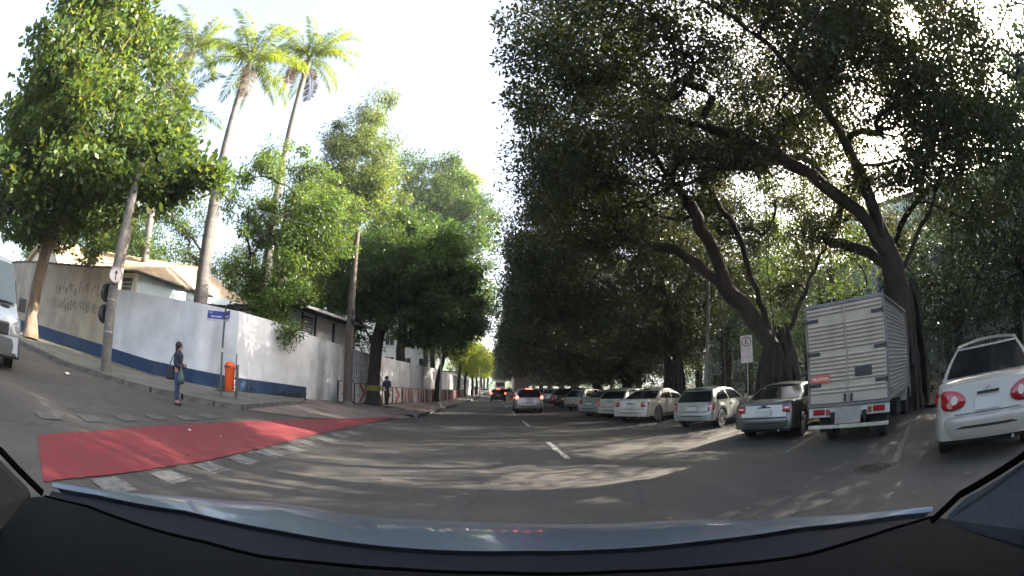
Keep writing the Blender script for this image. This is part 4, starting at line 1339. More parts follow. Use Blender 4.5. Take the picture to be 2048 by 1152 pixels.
block('apartment_building', 'pale apartment building glimpsed behind the park at the right edge', 36, 20, 22, 10, 15, -rad(62), M['apt'], 5, 9)
block('apartment_building', 'bluish apartment building seen between park trunks left of the box truck', 34, 47, 20, 9, 14, -rad(36), M['apt'], 4, 7)
block('apartment_building', 'pale apartment building above the drapes on the left', -16, 60, 14, 10, 12, rad(14), M['render'], 4, 6)
block('low_shop', 'bright low building at the far left end of the wall', -13, 108, 12, 12, 5, rad(6), M['render'], 1, 5)

# ------------------------------------------------------------------ people
def skinned(name, chains, mt, parent, sub=1):
    """chains: list of [(x,y,z,r),...]; first chain's first vertex is the root; chains may start at ('i', chain, index)"""
    V = []; E = []; Rr = []; ids = []
    for ch in chains:
        row = []
        for q in ch:
            if isinstance(q, tuple) and len(q) == 2: row.append(ids[q[0]][q[1]]); continue
            V.append(q[:3]); Rr.append(q[3:] if len(q) == 5 else (q[3], q[3])); row.append(len(V) - 1)
        ids.append(row)
        E += list(zip(row[:-1], row[1:]))
    me = bpy.data.meshes.new(name); me.from_pydata(V, E, []); me.materials.append(mt)
    o = bpy.data.objects.new(name, me); COL.objects.link(o); o.parent = parent
    sk = o.modifiers.new('skin', 'SKIN'); sk.use_smooth_shade = True
    if not me.skin_vertices: me.attributes.new('skin_vertices', 'FLOAT', 'POINT') if False else None
    with bpy.context.temp_override(object=o, active_object=o): pass
    if len(me.skin_vertices) == 0:
        bpy.context.view_layer.objects.active = o; o.select_set(True)
        bpy.ops.mesh.customdata_skin_add(); o.select_set(False)
    sv = me.skin_vertices[0].data
    for i, r_ in enumerate(Rr): sv[i].radius = r_; sv[i].use_root = (i == 0)
    o.modifiers.new('sub', 'SUBSURF').levels = sub; o.modifiers['sub'].render_levels = sub
    return o


def person(name_lab, x, y, z, rz, s, top, legs_m, hairlong=True, pose='cross'):
    p = empty('person', (x, y, z), rz, label=name_lab, cat='person')
    p.scale = (s, s, s)
    # faces -y locally
    arms = [[(0, 1), (-.17, .0, 1.36, .055), (-.21, .03, 1.10, .042), (-.16, -.12, 1.02, .036), (-.02, -.20, 1.05, .03), (.04, -.21, 1.06, .026)],
            [(0, 1), (.17, .0, 1.36, .055), (.22, .02, 1.10, .042), (.17, -.14, 1.04, .036), (.04, -.20, 1.10, .03), (-.02, -.21, 1.11, .026)]] if pose == 'cross' else \
           [[(0, 1), (-.18, 0, 1.38, .06), (-.24, .02, 1.10, .045), (-.25, -.06, .85, .035)], [(0, 1), (.18, 0, 1.38, .06), (.24, .02, 1.10, .045), (.25, -.06, .85, .035)]]
    body = skinned('body', [[(0, 0, .93, .13, .10), (0, 0.0, 1.36, .13, .09), (0, .0, 1.46, .05), (0, -.02, 1.55, .075, .09), (0, -.02, 1.62, .07, .085)],
                            [(0, 0), (-.085, 0, .86, .08), (-.085, -.01, .48, .052), (-.08, .02, .09, .036), (-.08, -.10, .04, .035)],
                            [(0, 0), (.085, 0, .86, .08), (.09, .03, .48, .052), (.08, .06, .09, .036), (.08, -.04, .04, .035)]] + arms, M['skin'], p)
    t_ = skinned('jacket', [[(0, 0, .84, .152, .128), (0, .0, 1.12, .145, .115), (0, 0.0, 1.36, .165, .12), (0, .005, 1.45, .085), (0, .01, 1.50, .062)],
                            [(0, 2)] + [(a[0], a[1], a[2], a[3] + .028) for a in arms[0][1:-1]], [(0, 2)] + [(a[0], a[1], a[2], a[3] + .028) for a in arms[1][1:-1]]], top, p)
    skinned('jeans', [[(0, 0, .95, .145, .12), (0, .0, .90, .14, .12)],
                      [(0, 1), (-.085, 0, .80, .098), (-.085, -.01, .48, .068), (-.08, .02, .10, .052)],
                      [(0, 1), (.085, 0, .80, .098), (.09, .03, .48, .068), (.08, .06, .10, .052)]], legs_m, p)
    mb = MB()
    for c_, rx_, ry_, rz_ in (((0, .022, 1.605), .098, .112, .118),) + ((((0, .062, 1.50), .088, .058, .12),) if hairlong else ()):
        P = []
        for i in range(9):
            ph = PI * i / 8
            P.append([(c_[0] + rx_ * math.sin(ph) * math.cos(a_), c_[1] + ry_ * math.sin(ph) * math.sin(a_), c_[2] + rz_ * math.cos(ph)) for a_ in np.linspace(0, 2 * PI, 17)])
        mb.grid(P)
    mb.build('hair', M['hair'], p, smooth=60)
    for sx in (-1, 1):
        mb = MB(); mb.box((sx * .08, (-.06 if sx < 0 else 0.0), .035), (.09, .25, .07)); mb.build('shoe', M['shoe'], p, bevel=.025)
        mb = MB(); mb.box((sx * .035, -.102, 1.585), (.022, .01, .01)); mb.build('eye', M['text'], p)
    mb = MB(); mb.box((0, -.118, 1.555), (.02, .03, .035)); mb.build('nose', M['skin'], p, bevel=.008)
    mb = MB(); mb.box((0, -.103, 1.515), (.045, .008, .01)); mb.build('mouth', mat('lips', (.25, .08, .07), .5), p)
    return p


wx, wy_ = -7.95, 9.15
wz = float(zg(wx, wy_)) + .01
wo = person('dark-haired person in navy top and blue jeans crossing the side street, arms folded', wx, wy_, wz, rad(108), .92, M['navy'], M['jeans'])
bg = empty('shoulder_bag', (wx - .30, wy_ + .02, wz + .72), rad(20), label='black shoulder bag hanging behind the walking person', cat='bag')
mb = MB(); mb.box((0, 0, 0.06), (.26, .15, .36), tap=.8); mb.build('pouch', M['bagm'], bg, bevel=.04)
mb = MB(); mb.tube([(-.05, 0, .2), (.04, .0, .45), (.13, -.02, .58), (.20, -.04, .50), (.12, 0, .2)], .014, 6); mb.build('strap', M['bagm'], bg)
tb = empty('plastic_bag', (wx + .20, wy_ - .10, wz + .66), label='pale green plastic bag held by the walking person', cat='bag')
mb = MB()
P = []
for zz, r_ in ((-.13, .04), (-.11, .09), (-.02, .11), (.08, .085), (.18, .04), (.30, .015)):
    P.append([(r_ * math.cos(a) * (1 + .12 * math.sin(5 * a)), r_ * .7 * math.sin(a), zz) for a in np.linspace(0, 2 * PI, 17)])
mb.grid(P); mb.build('sack', M['teal'], tb, smooth=60)
mb = MB(); mb.tube([(-.02, 0, .28), (0, 0, .36), (.02, 0, .28)], .008, 5); mb.build('handle', M['teal'], tb)
person('person in dark clothes standing on the pavement right of the dark tree trunk', -6.15, 24.6, float(zg(-6.1, 24.6)) + .14, rad(50), 1.02, mat('dark_shirt', (.02, .02, .035), .85), mat('dark_trousers', (.03, .03, .035), .85), False, 'stand')
person('tiny far person on the left pavement under the sunlit trees', -3.7, 72, .14, rad(10), 1.0, M['navy'], M['jeans'], False, 'stand')

# ------------------------------------------------------------------ trees
def catmull(P, step=.5):
    P = np.array(P, float)
    if len(P) < 3:
        n = max(2, int(np.linalg.norm(P[1] - P[0]) / step)); t = np.linspace(0, 1, n + 1)[:, None]
        return P[0] * (1 - t) + P[1] * t
    Q = np.vstack([2 * P[0] - P[1], P, 2 * P[-1] - P[-2]])
    out = []
    for i in range(1, len(Q) - 2):
        a, b, c, d = Q[i - 1:i + 3]
        n = max(2, int(np.linalg.norm(c - b) / step))
        for k in range(n):
            t = k / n
            out.append(.5 * ((2 * b) + (-a + c) * t + (2 * a - 5 * b + 4 * c - d) * t * t + (-a + 3 * b - 3 * c + d) * t ** 3))
    out.append(P[-1])
    return np.array(out)


def skeleton(limbs, centers, r, rmax, rmin=.008, wob=.06):
    """limbs: first starts at the base, the others attach to the nearest node; then twigs reach every crown centre"""
    pos = []; par = []
    lim = []
    for li, L in enumerate(limbs):
        C = catmull(L, .45)
        if wob: C[1:-1] += r.normal(0, wob, C[1:-1].shape) * (.4 if li == 0 else 1)
        prev = -1
        if li > 0:
            A = np.array(pos); prev = int(np.argmin(((A - C[0]) ** 2).sum(1))); C = C[1:]
        for c in C:
            pos.append(c); par.append(prev); prev = len(pos) - 1
            lim.append(li)
    nl = len(pos)
    cap = nl + len(centers) * 16
    A = np.zeros((cap, 3)); A[:nl] = pos; n = nl
    D = np.zeros((cap, 3))
    for i in range(nl):
        D[i] = (A[i] - A[par[i]]) if par[i] >= 0 else (0, 0, 1)
    base = A[0]
    hmin = base[2] + .35 * (max(c[2] for c in centers) - base[2]) if len(centers) else 0
    pen = np.zeros(cap)
    for i in range(nl):
        if lim[i] == 0: pen[i] = max(0, hmin * .75 - A[i, 2]) * 2
    order = np.argsort(((centers - A[nl - 1]) ** 2).sum(1)) if len(centers) else []
    tips = []
    for k in order:
        c = centers[k]
        d = np.sqrt(((A[:n] - c) ** 2).sum(1)) + pen[:n] + np.maximum(0, A[:n, 2] - c[2]) * .8
        i = int(np.argmin(d)); p = A[i]; L = np.linalg.norm(c - p)
        if L < .3: tips.append(i); continue
        dn = D[i] / (np.linalg.norm(D[i]) + 1e-9)
        m = min(14, max(2, int(L / .6)))
        c1 = p + dn * L * .35 + r.normal(0, .07 * L, 3); c2 = c - np.array([0, 0, -.08 * L]) + r.normal(0, .10 * L, 3) - (c - p) * .3
        prev = i
        for q in range(1, m + 1):
            t = q / m
            v = (1 - t) ** 3 * p + 3 * (1 - t) ** 2 * t * c1 + 3 * (1 - t) * t * t * c2 + t ** 3 * c
            A[n] = v; D[n] = v - A[prev]; par.append(prev); prev = n; n += 1
        tips.append(prev)
    cnt = np.zeros(n)
    for t in tips: cnt[t] += 1
    for i in range(nl):
        if True: cnt[i] += .02
    for i in range(n - 1, 0, -1):
        if par[i] >= 0: cnt[par[i]] += cnt[i]
    rr = np.maximum(rmin, rmax * (cnt / cnt[0]) ** .56)
    return A[:n], np.array(par), rr, lim


def tubes(A, par, rr, flare=None, nmin=4):
    V = []; Q = []; vb = 0
    n = len(A)
    child = [[] for _ in range(n)]
    for i in range(n):
        if par[i] >= 0: child[par[i]].append(i)
    ringof = {}

    def ring(i, rad_, t, k):
        t = t / (np.linalg.norm(t) + 1e-9)
        ref = np.array([1., 0, 0]) if abs(t[0]) < .8 else np.array([0, 1., 0])
        u = np.cross(t, ref); u /= np.linalg.norm(u); v = np.cross(t, u)
        an = np.arange(k) * 2 * PI / k
        return A[i] + (np.cos(an)[:, None] * u + np.sin(an)[:, None] * v) * rad_
    stack = [0]
    cur = {}
    for i in range(n):
        if par[i] < 0: continue
        p = par[i]
        main = max(child[p], key=lambda c: rr[c]) == i
        k = 12 if rr[i] > .18 else 8 if rr[i] > .07 else 5 if rr[i] > .03 else nmin
        t = A[i] - A[p]
        if main and p in ringof and ringof[p][1] == k:
            a0 = ringof[p][0]
        else:
            V.append(ring(p, (rr[p] if main else min(rr[p], rr[i] * 1.25)), t, k)); a0 = vb; vb += k
        if child[i]:
            nx = max(child[i], key=lambda c: rr[c]); t2 = A[nx] - A[p]
        else: t2 = t
        V.append(ring(i, rr[i], t2, k)); b0 = vb; vb += k
        ringof[i] = (b0, k)
        j = np.arange(k); j2 = (j + 1) % k
        Q.append(np.stack([a0 + j, a0 + j2, b0 + j2, b0 + j], 1))
    return np.vstack(V), np.vstack(Q)


def leafcloud(centers, per, rc, Ls, Ws, r, flat=.6, droop=.2, fold=.25, out=None):
    n = len(centers) * per
    c = np.repeat(centers, per, axis=0)
    g = r.normal(0, 1, (n, 3)); g /= np.linalg.norm(g, axis=1)[:, None] + 1e-9
    rad_ = r.uniform(0, 1, n) ** .45
    p = c + g * (rad_ * rc)[:, None] * np.array([1, 1, flat]) * np.repeat(r.uniform(.5, 1.4, len(centers)), per)[:, None]
    d = g * .8 + r.normal(0, .6, (n, 3)); d[:, 2] -= droop; d /= np.linalg.norm(d, axis=1)[:, None]
    up_ = r.normal(0, .55, (n, 3)); up_[:, 2] += 1
    s = np.cross(d, up_); s /= np.linalg.norm(s, axis=1)[:, None] + 1e-9
    nn = np.cross(s, d)
    k = (r.uniform(.65, 1.2, n) * np.repeat(r.uniform(.75, 1.25, len(centers)), per))[:, None]
    L = Ls * k; W = Ws * k
    v0 = p; v1 = p + d * L * .45 + s * W * .5 + nn * fold * W * .5; v2 = p + d * L; v3 = p + d * L * .45 - s * W * .5 + nn * fold * W * .5
    V = np.stack([v0, v1, v2, v3], 1).reshape(-1, 3)
    Q = np.arange(n * 4).reshape(n, 4)
    return V, Q


def blob(c, rx, n, r, shell=.5, zmin=None):
    """points in an ellipsoid, biased to the shell"""
    g = r.normal(0, 1, (n, 3)); g /= np.linalg.norm(g, axis=1)[:, None]
    q = r.uniform(shell ** 3, 1, n) ** (1 / 3.)
    P = np.array(c) + g * q[:, None] * np.array(rx)
    return P


def tree(label, base, limbs, blobs, seed, leaf, bark, per=90, rc=.8, Ls=.14, Ws=.07, rmax=.4, name='tree', group=None, cat='tree', flat=.65, droop=.2, shell=.45, trunk_flare=None, gaps=None, extra=None, twigs=True):
    r = RS(seed)
    root = empty(name, tuple(base), label=label, cat=cat, group=group)
    C = np.vstack([blob(b[0], b[1], b[2], r, shell) for b in blobs])
    C = C[C[:, 2] > base[2] + 1.2]
    if gaps:
        for gc, gr in gaps: C = C[((C - np.array(gc)) ** 2).sum(1) > gr * gr]
    A, par, rr, lim = skeleton([[tuple(base)] + list(limbs[0])] + [list(l) for l in limbs[1:]], C, r, rmax)
    # swollen foot
    h = A[:, 2] - base[2]
    rr = rr * (1 + .55 * np.exp(-np.maximum(h, 0) / .45) * (np.array([1 if i < len(lim) and lim[i] == 0 else 0 for i in range(len(A))])))
    V, Q = tubes(A, par, rr)
    if extra is not None:
        V2, Q2 = extra; Q = np.vstack([Q, Q2 + len(V)]); V = np.vstack([V, V2])
    V = V - np.array(base)
    link('trunk', npmesh('trunk', V, Q), bark, root, smooth=0)
    V, Q = leafcloud(C, per, rc, Ls, Ws, r, flat, droop)
    V = V - np.array(base)
    link('crown', npmesh('crown', V, Q), leaf, root, kind='stuff')
    return root, C


def strands(lines, rad_, k=4):
    """bundle of roots: arrays of polylines -> quads"""
    V = []; Q = []; vb = 0
    for L in lines:
        L = np.array(L, float); m = len(L)
        an = np.arange(k) * 2 * PI / k
        ring = np.stack([np.cos(an), np.sin(an), np.zeros(k)], 1) * rad_
        for i in range(m):
            f = 1.0
            V.append(L[i] + ring * f)
            if i < m - 1:
                j = np.arange(k); j2 = (j + 1) % k
                Q.append(np.stack([vb + i * k + j, vb + i * k + j2, vb + (i + 1) * k + j2, vb + (i + 1) * k + j], 1))
        vb += m * k
    return np.vstack(V), np.vstack(Q)


def root_bundle(c, R0, R1, z0, z1, n, seed, rad_=.05):
    r = RS(seed); out = []
    for i in range(n):
        a = r.uniform(0, 2 * PI); b = a + r.uniform(-.5, .5); L = []
        top = r.uniform(z1 * .55, z1)
        for t in np.linspace(0, 1, 7):
            R = R0 + (R1 - R0) * t ** 1.5; an = a + (b - a) * t
            L.append((c[0] + R * math.cos(an) + r.normal(0, .03), c[1] + R * math.sin(an) + r.normal(0, .03), z0 + (top - z0) * t))
        out.append(L)
    return strands(out, rad_, 5)


def az3(az, el, d):
    return (d * math.sin(rad(az)), d * math.cos(rad(az)), CAM_H + d * math.tan(rad(el)))


FG = 'big fig trees along the right side of the street'
# fig tree A, behind the box truck
A0 = (12.6, 9.6, 0)
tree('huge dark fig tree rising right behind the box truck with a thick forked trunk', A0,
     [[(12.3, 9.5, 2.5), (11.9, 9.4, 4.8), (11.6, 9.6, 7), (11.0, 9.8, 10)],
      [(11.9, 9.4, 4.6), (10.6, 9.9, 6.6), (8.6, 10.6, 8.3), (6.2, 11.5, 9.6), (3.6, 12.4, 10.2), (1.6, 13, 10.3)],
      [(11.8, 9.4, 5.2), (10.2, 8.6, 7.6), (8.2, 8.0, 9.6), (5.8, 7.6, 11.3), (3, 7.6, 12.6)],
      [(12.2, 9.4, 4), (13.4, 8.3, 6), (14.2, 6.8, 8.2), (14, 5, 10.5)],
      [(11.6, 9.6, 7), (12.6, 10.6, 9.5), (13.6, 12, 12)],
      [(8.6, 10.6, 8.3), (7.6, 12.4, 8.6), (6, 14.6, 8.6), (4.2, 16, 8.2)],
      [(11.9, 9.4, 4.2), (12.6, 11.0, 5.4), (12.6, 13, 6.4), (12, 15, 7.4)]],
     [((6, 10.5, 12.0), (6.2, 6.5, 4.6), 230), ((2.6, 12, 10.2), (3.0, 5.5, 2.6), 70), ((12, 8, 11.5), (6, 6, 5), 250), ((13.5, 12, 6.9), (3, 3, 1.5), 24), ((14.5, 7, 7.5), (3.5, 3, 2.2), 40), ((15, 6.5, 12.5), (3.5, 3.5, 3.5), 60), ((11.0, 7.7, 10.4), (2.4, 2.2, 2.2), 60), ((13.6, 7.0, 9.6), (1.8, 1.8, 1.6), 26), ((2.2, 9, 13), (2.4, 5, 2.6), 40)],  # includes a sparse clump added to break up the sun patch on the road
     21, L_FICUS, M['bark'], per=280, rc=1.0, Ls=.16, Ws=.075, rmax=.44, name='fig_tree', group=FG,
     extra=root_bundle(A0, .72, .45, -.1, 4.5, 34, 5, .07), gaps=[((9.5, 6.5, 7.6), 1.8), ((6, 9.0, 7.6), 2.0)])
# fig tree B with many fused stems, behind the parking sign
B0 = (11.6, 16.4, 0)
tree('broad fig tree of many fused stems and hanging roots behind the parking sign', B0,
     [[(11.5, 16.4, 1.6), (11.4, 16.3, 3.0), (11.5, 16.5, 5.2), (12.0, 16.8, 8), (12.4, 17, 11)],
      [(11.4, 16.3, 2.4), (10.5, 16.4, 4.0), (9.3, 16.7, 5.4), (7.8, 17.2, 6.8), (6.0, 17.8, 7.6), (3.8, 18.3, 7.9), (1.8, 18.6, 7.6)],
      [(11.4, 16.3, 2.9), (10.4, 16.1, 5.2), (9.9, 16.0, 7.4), (8.6, 15.8, 9.4), (6.6, 15.6, 11)],
      [(11.5, 16.4, 2.6), (12.6, 15.6, 4.6), (13.8, 14.9, 6.8), (15, 14.6, 9)],
      [(11.5, 16.4, 2.3), (10.9, 17.6, 4.2), (10.2, 19.6, 6.4), (8.8, 21, 8.6)],
      [(9.3, 16.7, 5.4), (8.6, 16.2, 6.8), (7.4, 15.4, 8.4)]],
     [((6.5, 17.5, 10.8), (5.6, 5.2, 4.2), 200), ((2.6, 18.2, 8.6), (2.9, 4.6, 2.6), 70), ((12.5, 16, 11), (5, 4.5, 4), 120), ((13.5, 19, 6.5), (3.5, 3, 2), 35)],
     22, L_FICUS, M['bark'], per=280, rc=1.0, Ls=.16, Ws=.075, rmax=.43, name='fig_tree', group=FG,
     extra=root_bundle(B0, 1.15, .5, -.1, 3.8, 60, 6, .08), gaps=[((8.2, 14.2, 6.0), 1.7), ((10.8, 15.2, 9), 1.5)])
T0 = (9.9, 24.6, 0)
tree('fig tree with a stout brown trunk behind the white saloon', T0,
     [[(9.8, 24.5, 2.5), (9.6, 24.4, 5), (9.2, 24.6, 8), (8.6, 25, 11)],
      [(9.7, 24.4, 4), (8.2, 24.6, 6), (6, 25.2, 7.6), (3.4, 25.8, 8.4)],
      [(9.6, 24.4, 5), (10.8, 24.8, 7), (12.2, 25.2, 9)]],
     [((6.2, 25.5, 9.4), (5.6, 5.2, 4.9), 250), ((2.4, 26, 7.6), (2.6, 5, 3.0), 90), ((11, 25, 9), (4, 4.5, 4), 90), ((7, 24.5, 4.6), (4, 4, 1.6), 60), ((10.5, 26, 4.0), (3, 3, 1.5), 30)],
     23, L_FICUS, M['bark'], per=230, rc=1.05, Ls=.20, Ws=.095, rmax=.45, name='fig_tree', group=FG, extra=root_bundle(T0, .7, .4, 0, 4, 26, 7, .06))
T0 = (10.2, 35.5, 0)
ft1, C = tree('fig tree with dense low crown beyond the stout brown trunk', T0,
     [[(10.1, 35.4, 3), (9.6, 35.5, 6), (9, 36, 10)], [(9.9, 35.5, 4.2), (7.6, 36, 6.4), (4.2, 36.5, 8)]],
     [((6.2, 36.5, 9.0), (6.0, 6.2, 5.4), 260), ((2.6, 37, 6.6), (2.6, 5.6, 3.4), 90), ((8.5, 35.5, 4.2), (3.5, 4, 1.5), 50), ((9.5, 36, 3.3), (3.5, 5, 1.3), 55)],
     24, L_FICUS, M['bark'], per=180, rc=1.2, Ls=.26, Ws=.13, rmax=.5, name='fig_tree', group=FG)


def copy_tree(src, x, y, rz, s, label, group=None):
    o = src.copy(); COL.objects.link(o); o.location = (x, y, zg(x, y) - .02); o.rotation_euler = (0, 0, rz); o.scale = (s, s, s)
    o['label'] = label
    if group: o['group'] = group
    elif 'group' in o: del o['group']
    for ch in src.children:
        c = ch.copy(); COL.objects.link(c); c.parent = o
    return o


for k, (y, s) in enumerate(((48, 1.0), (61, 1.05), (75, 1.0), (92, 1.1), (112, 1.15), (136, 1.2), (165, 1.3), (200, 1.4))):
    lb = ['fourth', 'fifth', 'sixth', 'seventh', 'eighth', 'ninth', 'tenth', 'last'][k]
    copy_tree(ft1, 10.2 if y > 50 else 10.4, y, rad([2, -6, 8, 0, -8, 4, 0, -4][k]), s, 'dark fig tree overhanging the street, %s of the row beyond the two forked ones' % lb, FG)

# park trees behind the row: dark background with trunks
PG = 'park trees behind the parked cars'
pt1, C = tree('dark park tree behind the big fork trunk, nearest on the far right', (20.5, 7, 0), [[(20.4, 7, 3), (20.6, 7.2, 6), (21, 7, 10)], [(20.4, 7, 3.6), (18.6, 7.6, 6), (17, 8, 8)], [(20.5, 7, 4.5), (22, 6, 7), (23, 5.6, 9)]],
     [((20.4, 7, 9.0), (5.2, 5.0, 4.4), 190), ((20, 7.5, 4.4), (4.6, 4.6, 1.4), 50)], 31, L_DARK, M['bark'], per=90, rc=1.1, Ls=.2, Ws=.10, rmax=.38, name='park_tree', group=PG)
pt2, C = tree('slim park tree with pale-lit lower leaves between the two great figs', (17.6, 19.6, 0), [[(17.7, 19.6, 3), (17.5, 19.8, 6), (17.6, 20, 10)], [(17.6, 19.7, 4), (19, 20.4, 6.4), (20, 21, 8.6)]],
     [((17.6, 20, 8.4), (4.8, 4.8, 5.2), 170), ((18, 19, 3.2), (3.6, 3.6, 1.2), 30)], 32, L_MID, M['bark'], per=90, rc=1.05, Ls=.19, Ws=.09, rmax=.30, name='park_tree', group=PG)
r = RS(77)
spots = [(24, 4, 1), (31, 19, 1), (28, 9, 1), (27, -4, 1), (38, 15, 1), (40, 2, 1), (36, 24, 1), (22, 36, 1), (22, 27, 2), (17, 31, 1), (25, 36, 1), (16.5, 42, 2), (22, 47, 1), (17, 54, 1), (24, 60, 2), (17, 68, 1), (23, 76, 1), (18, 86, 1), (34, 8, 1), (33, 28, 1), (33, 48, 1), (18.5, 2.0, 1), (16, 100, 1), (24, 110, 1), (31, -2, 1), (17, 124, 1)]  # some trees on the sun side added to block low sun
wd = ['beside', 'behind', 'just beyond', 'left of', 'deep behind']
for k, (x, y, w_) in enumerate(spots):
    copy_tree(pt1 if w_ == 1 else pt2, x, y, r.uniform(0, 6.28), r.uniform(.9, 1.2), 'dark park tree number %s of the wood behind the parked cars' % (k + 1), PG)
    # trees here cannot be told apart in the photograph: one shared label per depth band
for o in list(COL.objects):
    if o.get('label', '').startswith('dark park tree number'):
        d = math.hypot(o.location.x, o.location.y)
        o['label'] = 'dark tree in the near part of the park wood right of the street' if d < 32 else 'dark tree in the middle of the park wood right of the street' if d < 60 else 'dark tree far back in the park wood right of the street'
        o['group'] = {'n': 'near park wood trees', 'm': 'middle park wood trees', 'f': 'far park wood trees'}[ 'n' if d < 32 else 'm' if d < 60 else 'f']

copy_tree(pt1, 20.8, 12.2, 2.0, .68, 'lower dark tree added to shade the box truck, between the truck trunk and the far right', PG)  # added low crown shades the truck, higher sun rays pass over it
# shrubbery in the park
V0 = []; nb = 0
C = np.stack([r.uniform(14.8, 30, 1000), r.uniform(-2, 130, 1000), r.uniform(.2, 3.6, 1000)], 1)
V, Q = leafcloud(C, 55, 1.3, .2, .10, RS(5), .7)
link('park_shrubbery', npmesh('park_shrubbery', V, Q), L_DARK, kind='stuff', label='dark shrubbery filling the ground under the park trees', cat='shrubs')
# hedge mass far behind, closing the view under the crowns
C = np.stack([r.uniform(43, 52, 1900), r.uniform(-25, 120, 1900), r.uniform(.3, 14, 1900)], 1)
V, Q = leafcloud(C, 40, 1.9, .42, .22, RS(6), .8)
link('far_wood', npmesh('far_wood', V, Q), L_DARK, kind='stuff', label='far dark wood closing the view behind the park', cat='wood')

# --- left side
LG = None
a0 = (-18.4, 9.9, float(zg(-18.4, 9.9)) + .1)
tree('bright broad-leaved almond tree with a leaning forked trunk at the left edge', a0,
     [[(-18.6, 10.0, 3.0), (-18.3, 10.1, 5.2), (-17.6, 10.2, 6.6), (-16.8, 10.2, 8.6), (-16.2, 10.2, 12)],
      [(-18.3, 10.1, 5.2), (-19.4, 9.6, 6.8), (-20.4, 9.0, 9)],
      [(-17.6, 10.2, 6.6), (-15.4, 10.6, 7.2), (-13.2, 11.2, 7.7), (-11.2, 11.9, 8.2), (-9.7, 12.4, 8.9)],
      [(-16.8, 10.2, 8.6), (-14.6, 10.6, 10), (-12.8, 11, 11.2)],
      [(-17.2, 10.2, 7.4), (-16.2, 8.8, 8.6), (-14.6, 7.6, 9.4)]],
     [((-16.6, 10.0, 10.6), (4.2, 4.4, 4.8), 150), ((-13.3, 11.0, 9.0), (2.4, 2.2, 2.0), 36), ((-15.4, 6.4, 12.4), (2.8, 2.4, 3.0), 36), ((-16.4, 6.6, 8.6), (2.6, 2, 2.6), 28), ((-17.2, 9.6, 15.4), (.9, .9, 2.0), 8), ((-15.0, 10.2, 14.6), (.8, .8, 1.3), 6), ((-13.2, 5.2, 10.6), (1.6, 1.4, 2.6), 14), ((-14.3, 5.8, 14.2), (2.4, 1.8, 2.6), 26), ((-20, 12, 7.4), (3.4, 3, 2.0), 34), ((-12.2, 11.4, 8.4), (2.0, 1.6, .9), 16), ((-11.4, 11.9, 8.1), (1.6, 1.2, .7), 14), ((-19.5, 9, 9), (3.6, 3.6, 4.0), 80), ((-14.4, 7.9, 9), (2.0, 2.0, 2.5), 34), ((-12.0, 9.6, 7.7), (1.3, 1.0, 1.1), 14), ((-17.5, 7.4, 6.6), (2.6, 1.6, 1.6), 26)],
     41, L_ALMOND, M['barkl'], per=125, rc=.85, Ls=.28, Ws=.17, rmax=.30, name='almond_tree', flat=.55, droop=-.1)
a1, C = tree('leafy green tree behind the taller cream wall', (-25, 24, 1.7), [[(-25, 24, 5), (-24.8, 24, 8)], [(-25, 24, 4.5), (-23, 24.5, 7)]],
     [((-25, 24, 9.5), (5.5, 5, 4.6), 150)], 42, L_MID, M['bark'], per=170, rc=1.1, Ls=.22, Ws=.11, rmax=.3, name='garden_tree')
copy_tree(a1, -33, 20, 1.2, 1.2, 'green tree at the far left behind the gabled roof')
copy_tree(a1, -19.5, 37, 2.2, 1.0, 'green tree standing behind the ridge of the tiled house')
copy_tree(a1, -42, 34, 4.2, 1.3, 'tall green tree far back at the left edge')
p1, C = tree('pale feathery tree in full light behind the tiled house', (-26, 40, 1), [[(-26, 40, 5), (-26, 40, 9)]],
     [((-26, 40, 9.5), (5.5, 5, 6), 130)], 43, L_PALE, M['barkl'], per=150, rc=1.2, Ls=.26, Ws=.07, rmax=.25, name='garden_tree', droop=.8)
copy_tree(p1, -33, 46, 1.0, .9, 'second pale feathery tree farther left behind the tiled house')
# shrubby multi-stem tree leaning over the wall
tree('multi-stemmed blue-green tree leaning over the white wall at the corner', (-10.6, 18.9, .7),
     [[(-10.6, 18.8, 3.5), (-10.4, 18.9, 6), (-10.6, 19, 9), (-10.8, 19.2, 11)],
      [(-10.6, 18.8, 3.2), (-9.6, 18.8, 5.6), (-8.4, 19.2, 8.2), (-7.6, 19.6, 10)],
      [(-10.6, 18.8, 2.6), (-11.4, 18.6, 5.2), (-12.4, 18.6, 8)],
      [(-10.6, 18.8, 2.2), (-10.0, 18.2, 4), (-9.6, 17.4, 5.4)]],
     [((-11.4, 18.6, 10.4), (2.7, 2.4, 2.6), 62), ((-9.4, 19.6, 9.8), (2.0, 1.8, 2.6), 36), ((-10.9, 18.2, 6.6), (2.4, 1.7, 2.3), 52), ((-9.6, 17.6, 4.1), (1.1, .8, 1.1), 18), ((-9.9, 18.1, 5.2), (1.6, 1.0, 1.3), 26), ((-8.4, 19.6, 8.4), (1.8, 1.6, 2.2), 34), ((-9.2, 17.0, 3.3), (.7, .5, .5), 6)],
     44, L_MID, M['bark'], per=210, rc=.75, Ls=.17, Ws=.075, rmax=.26, name='corner_tree', droop=.5, twigs=False)
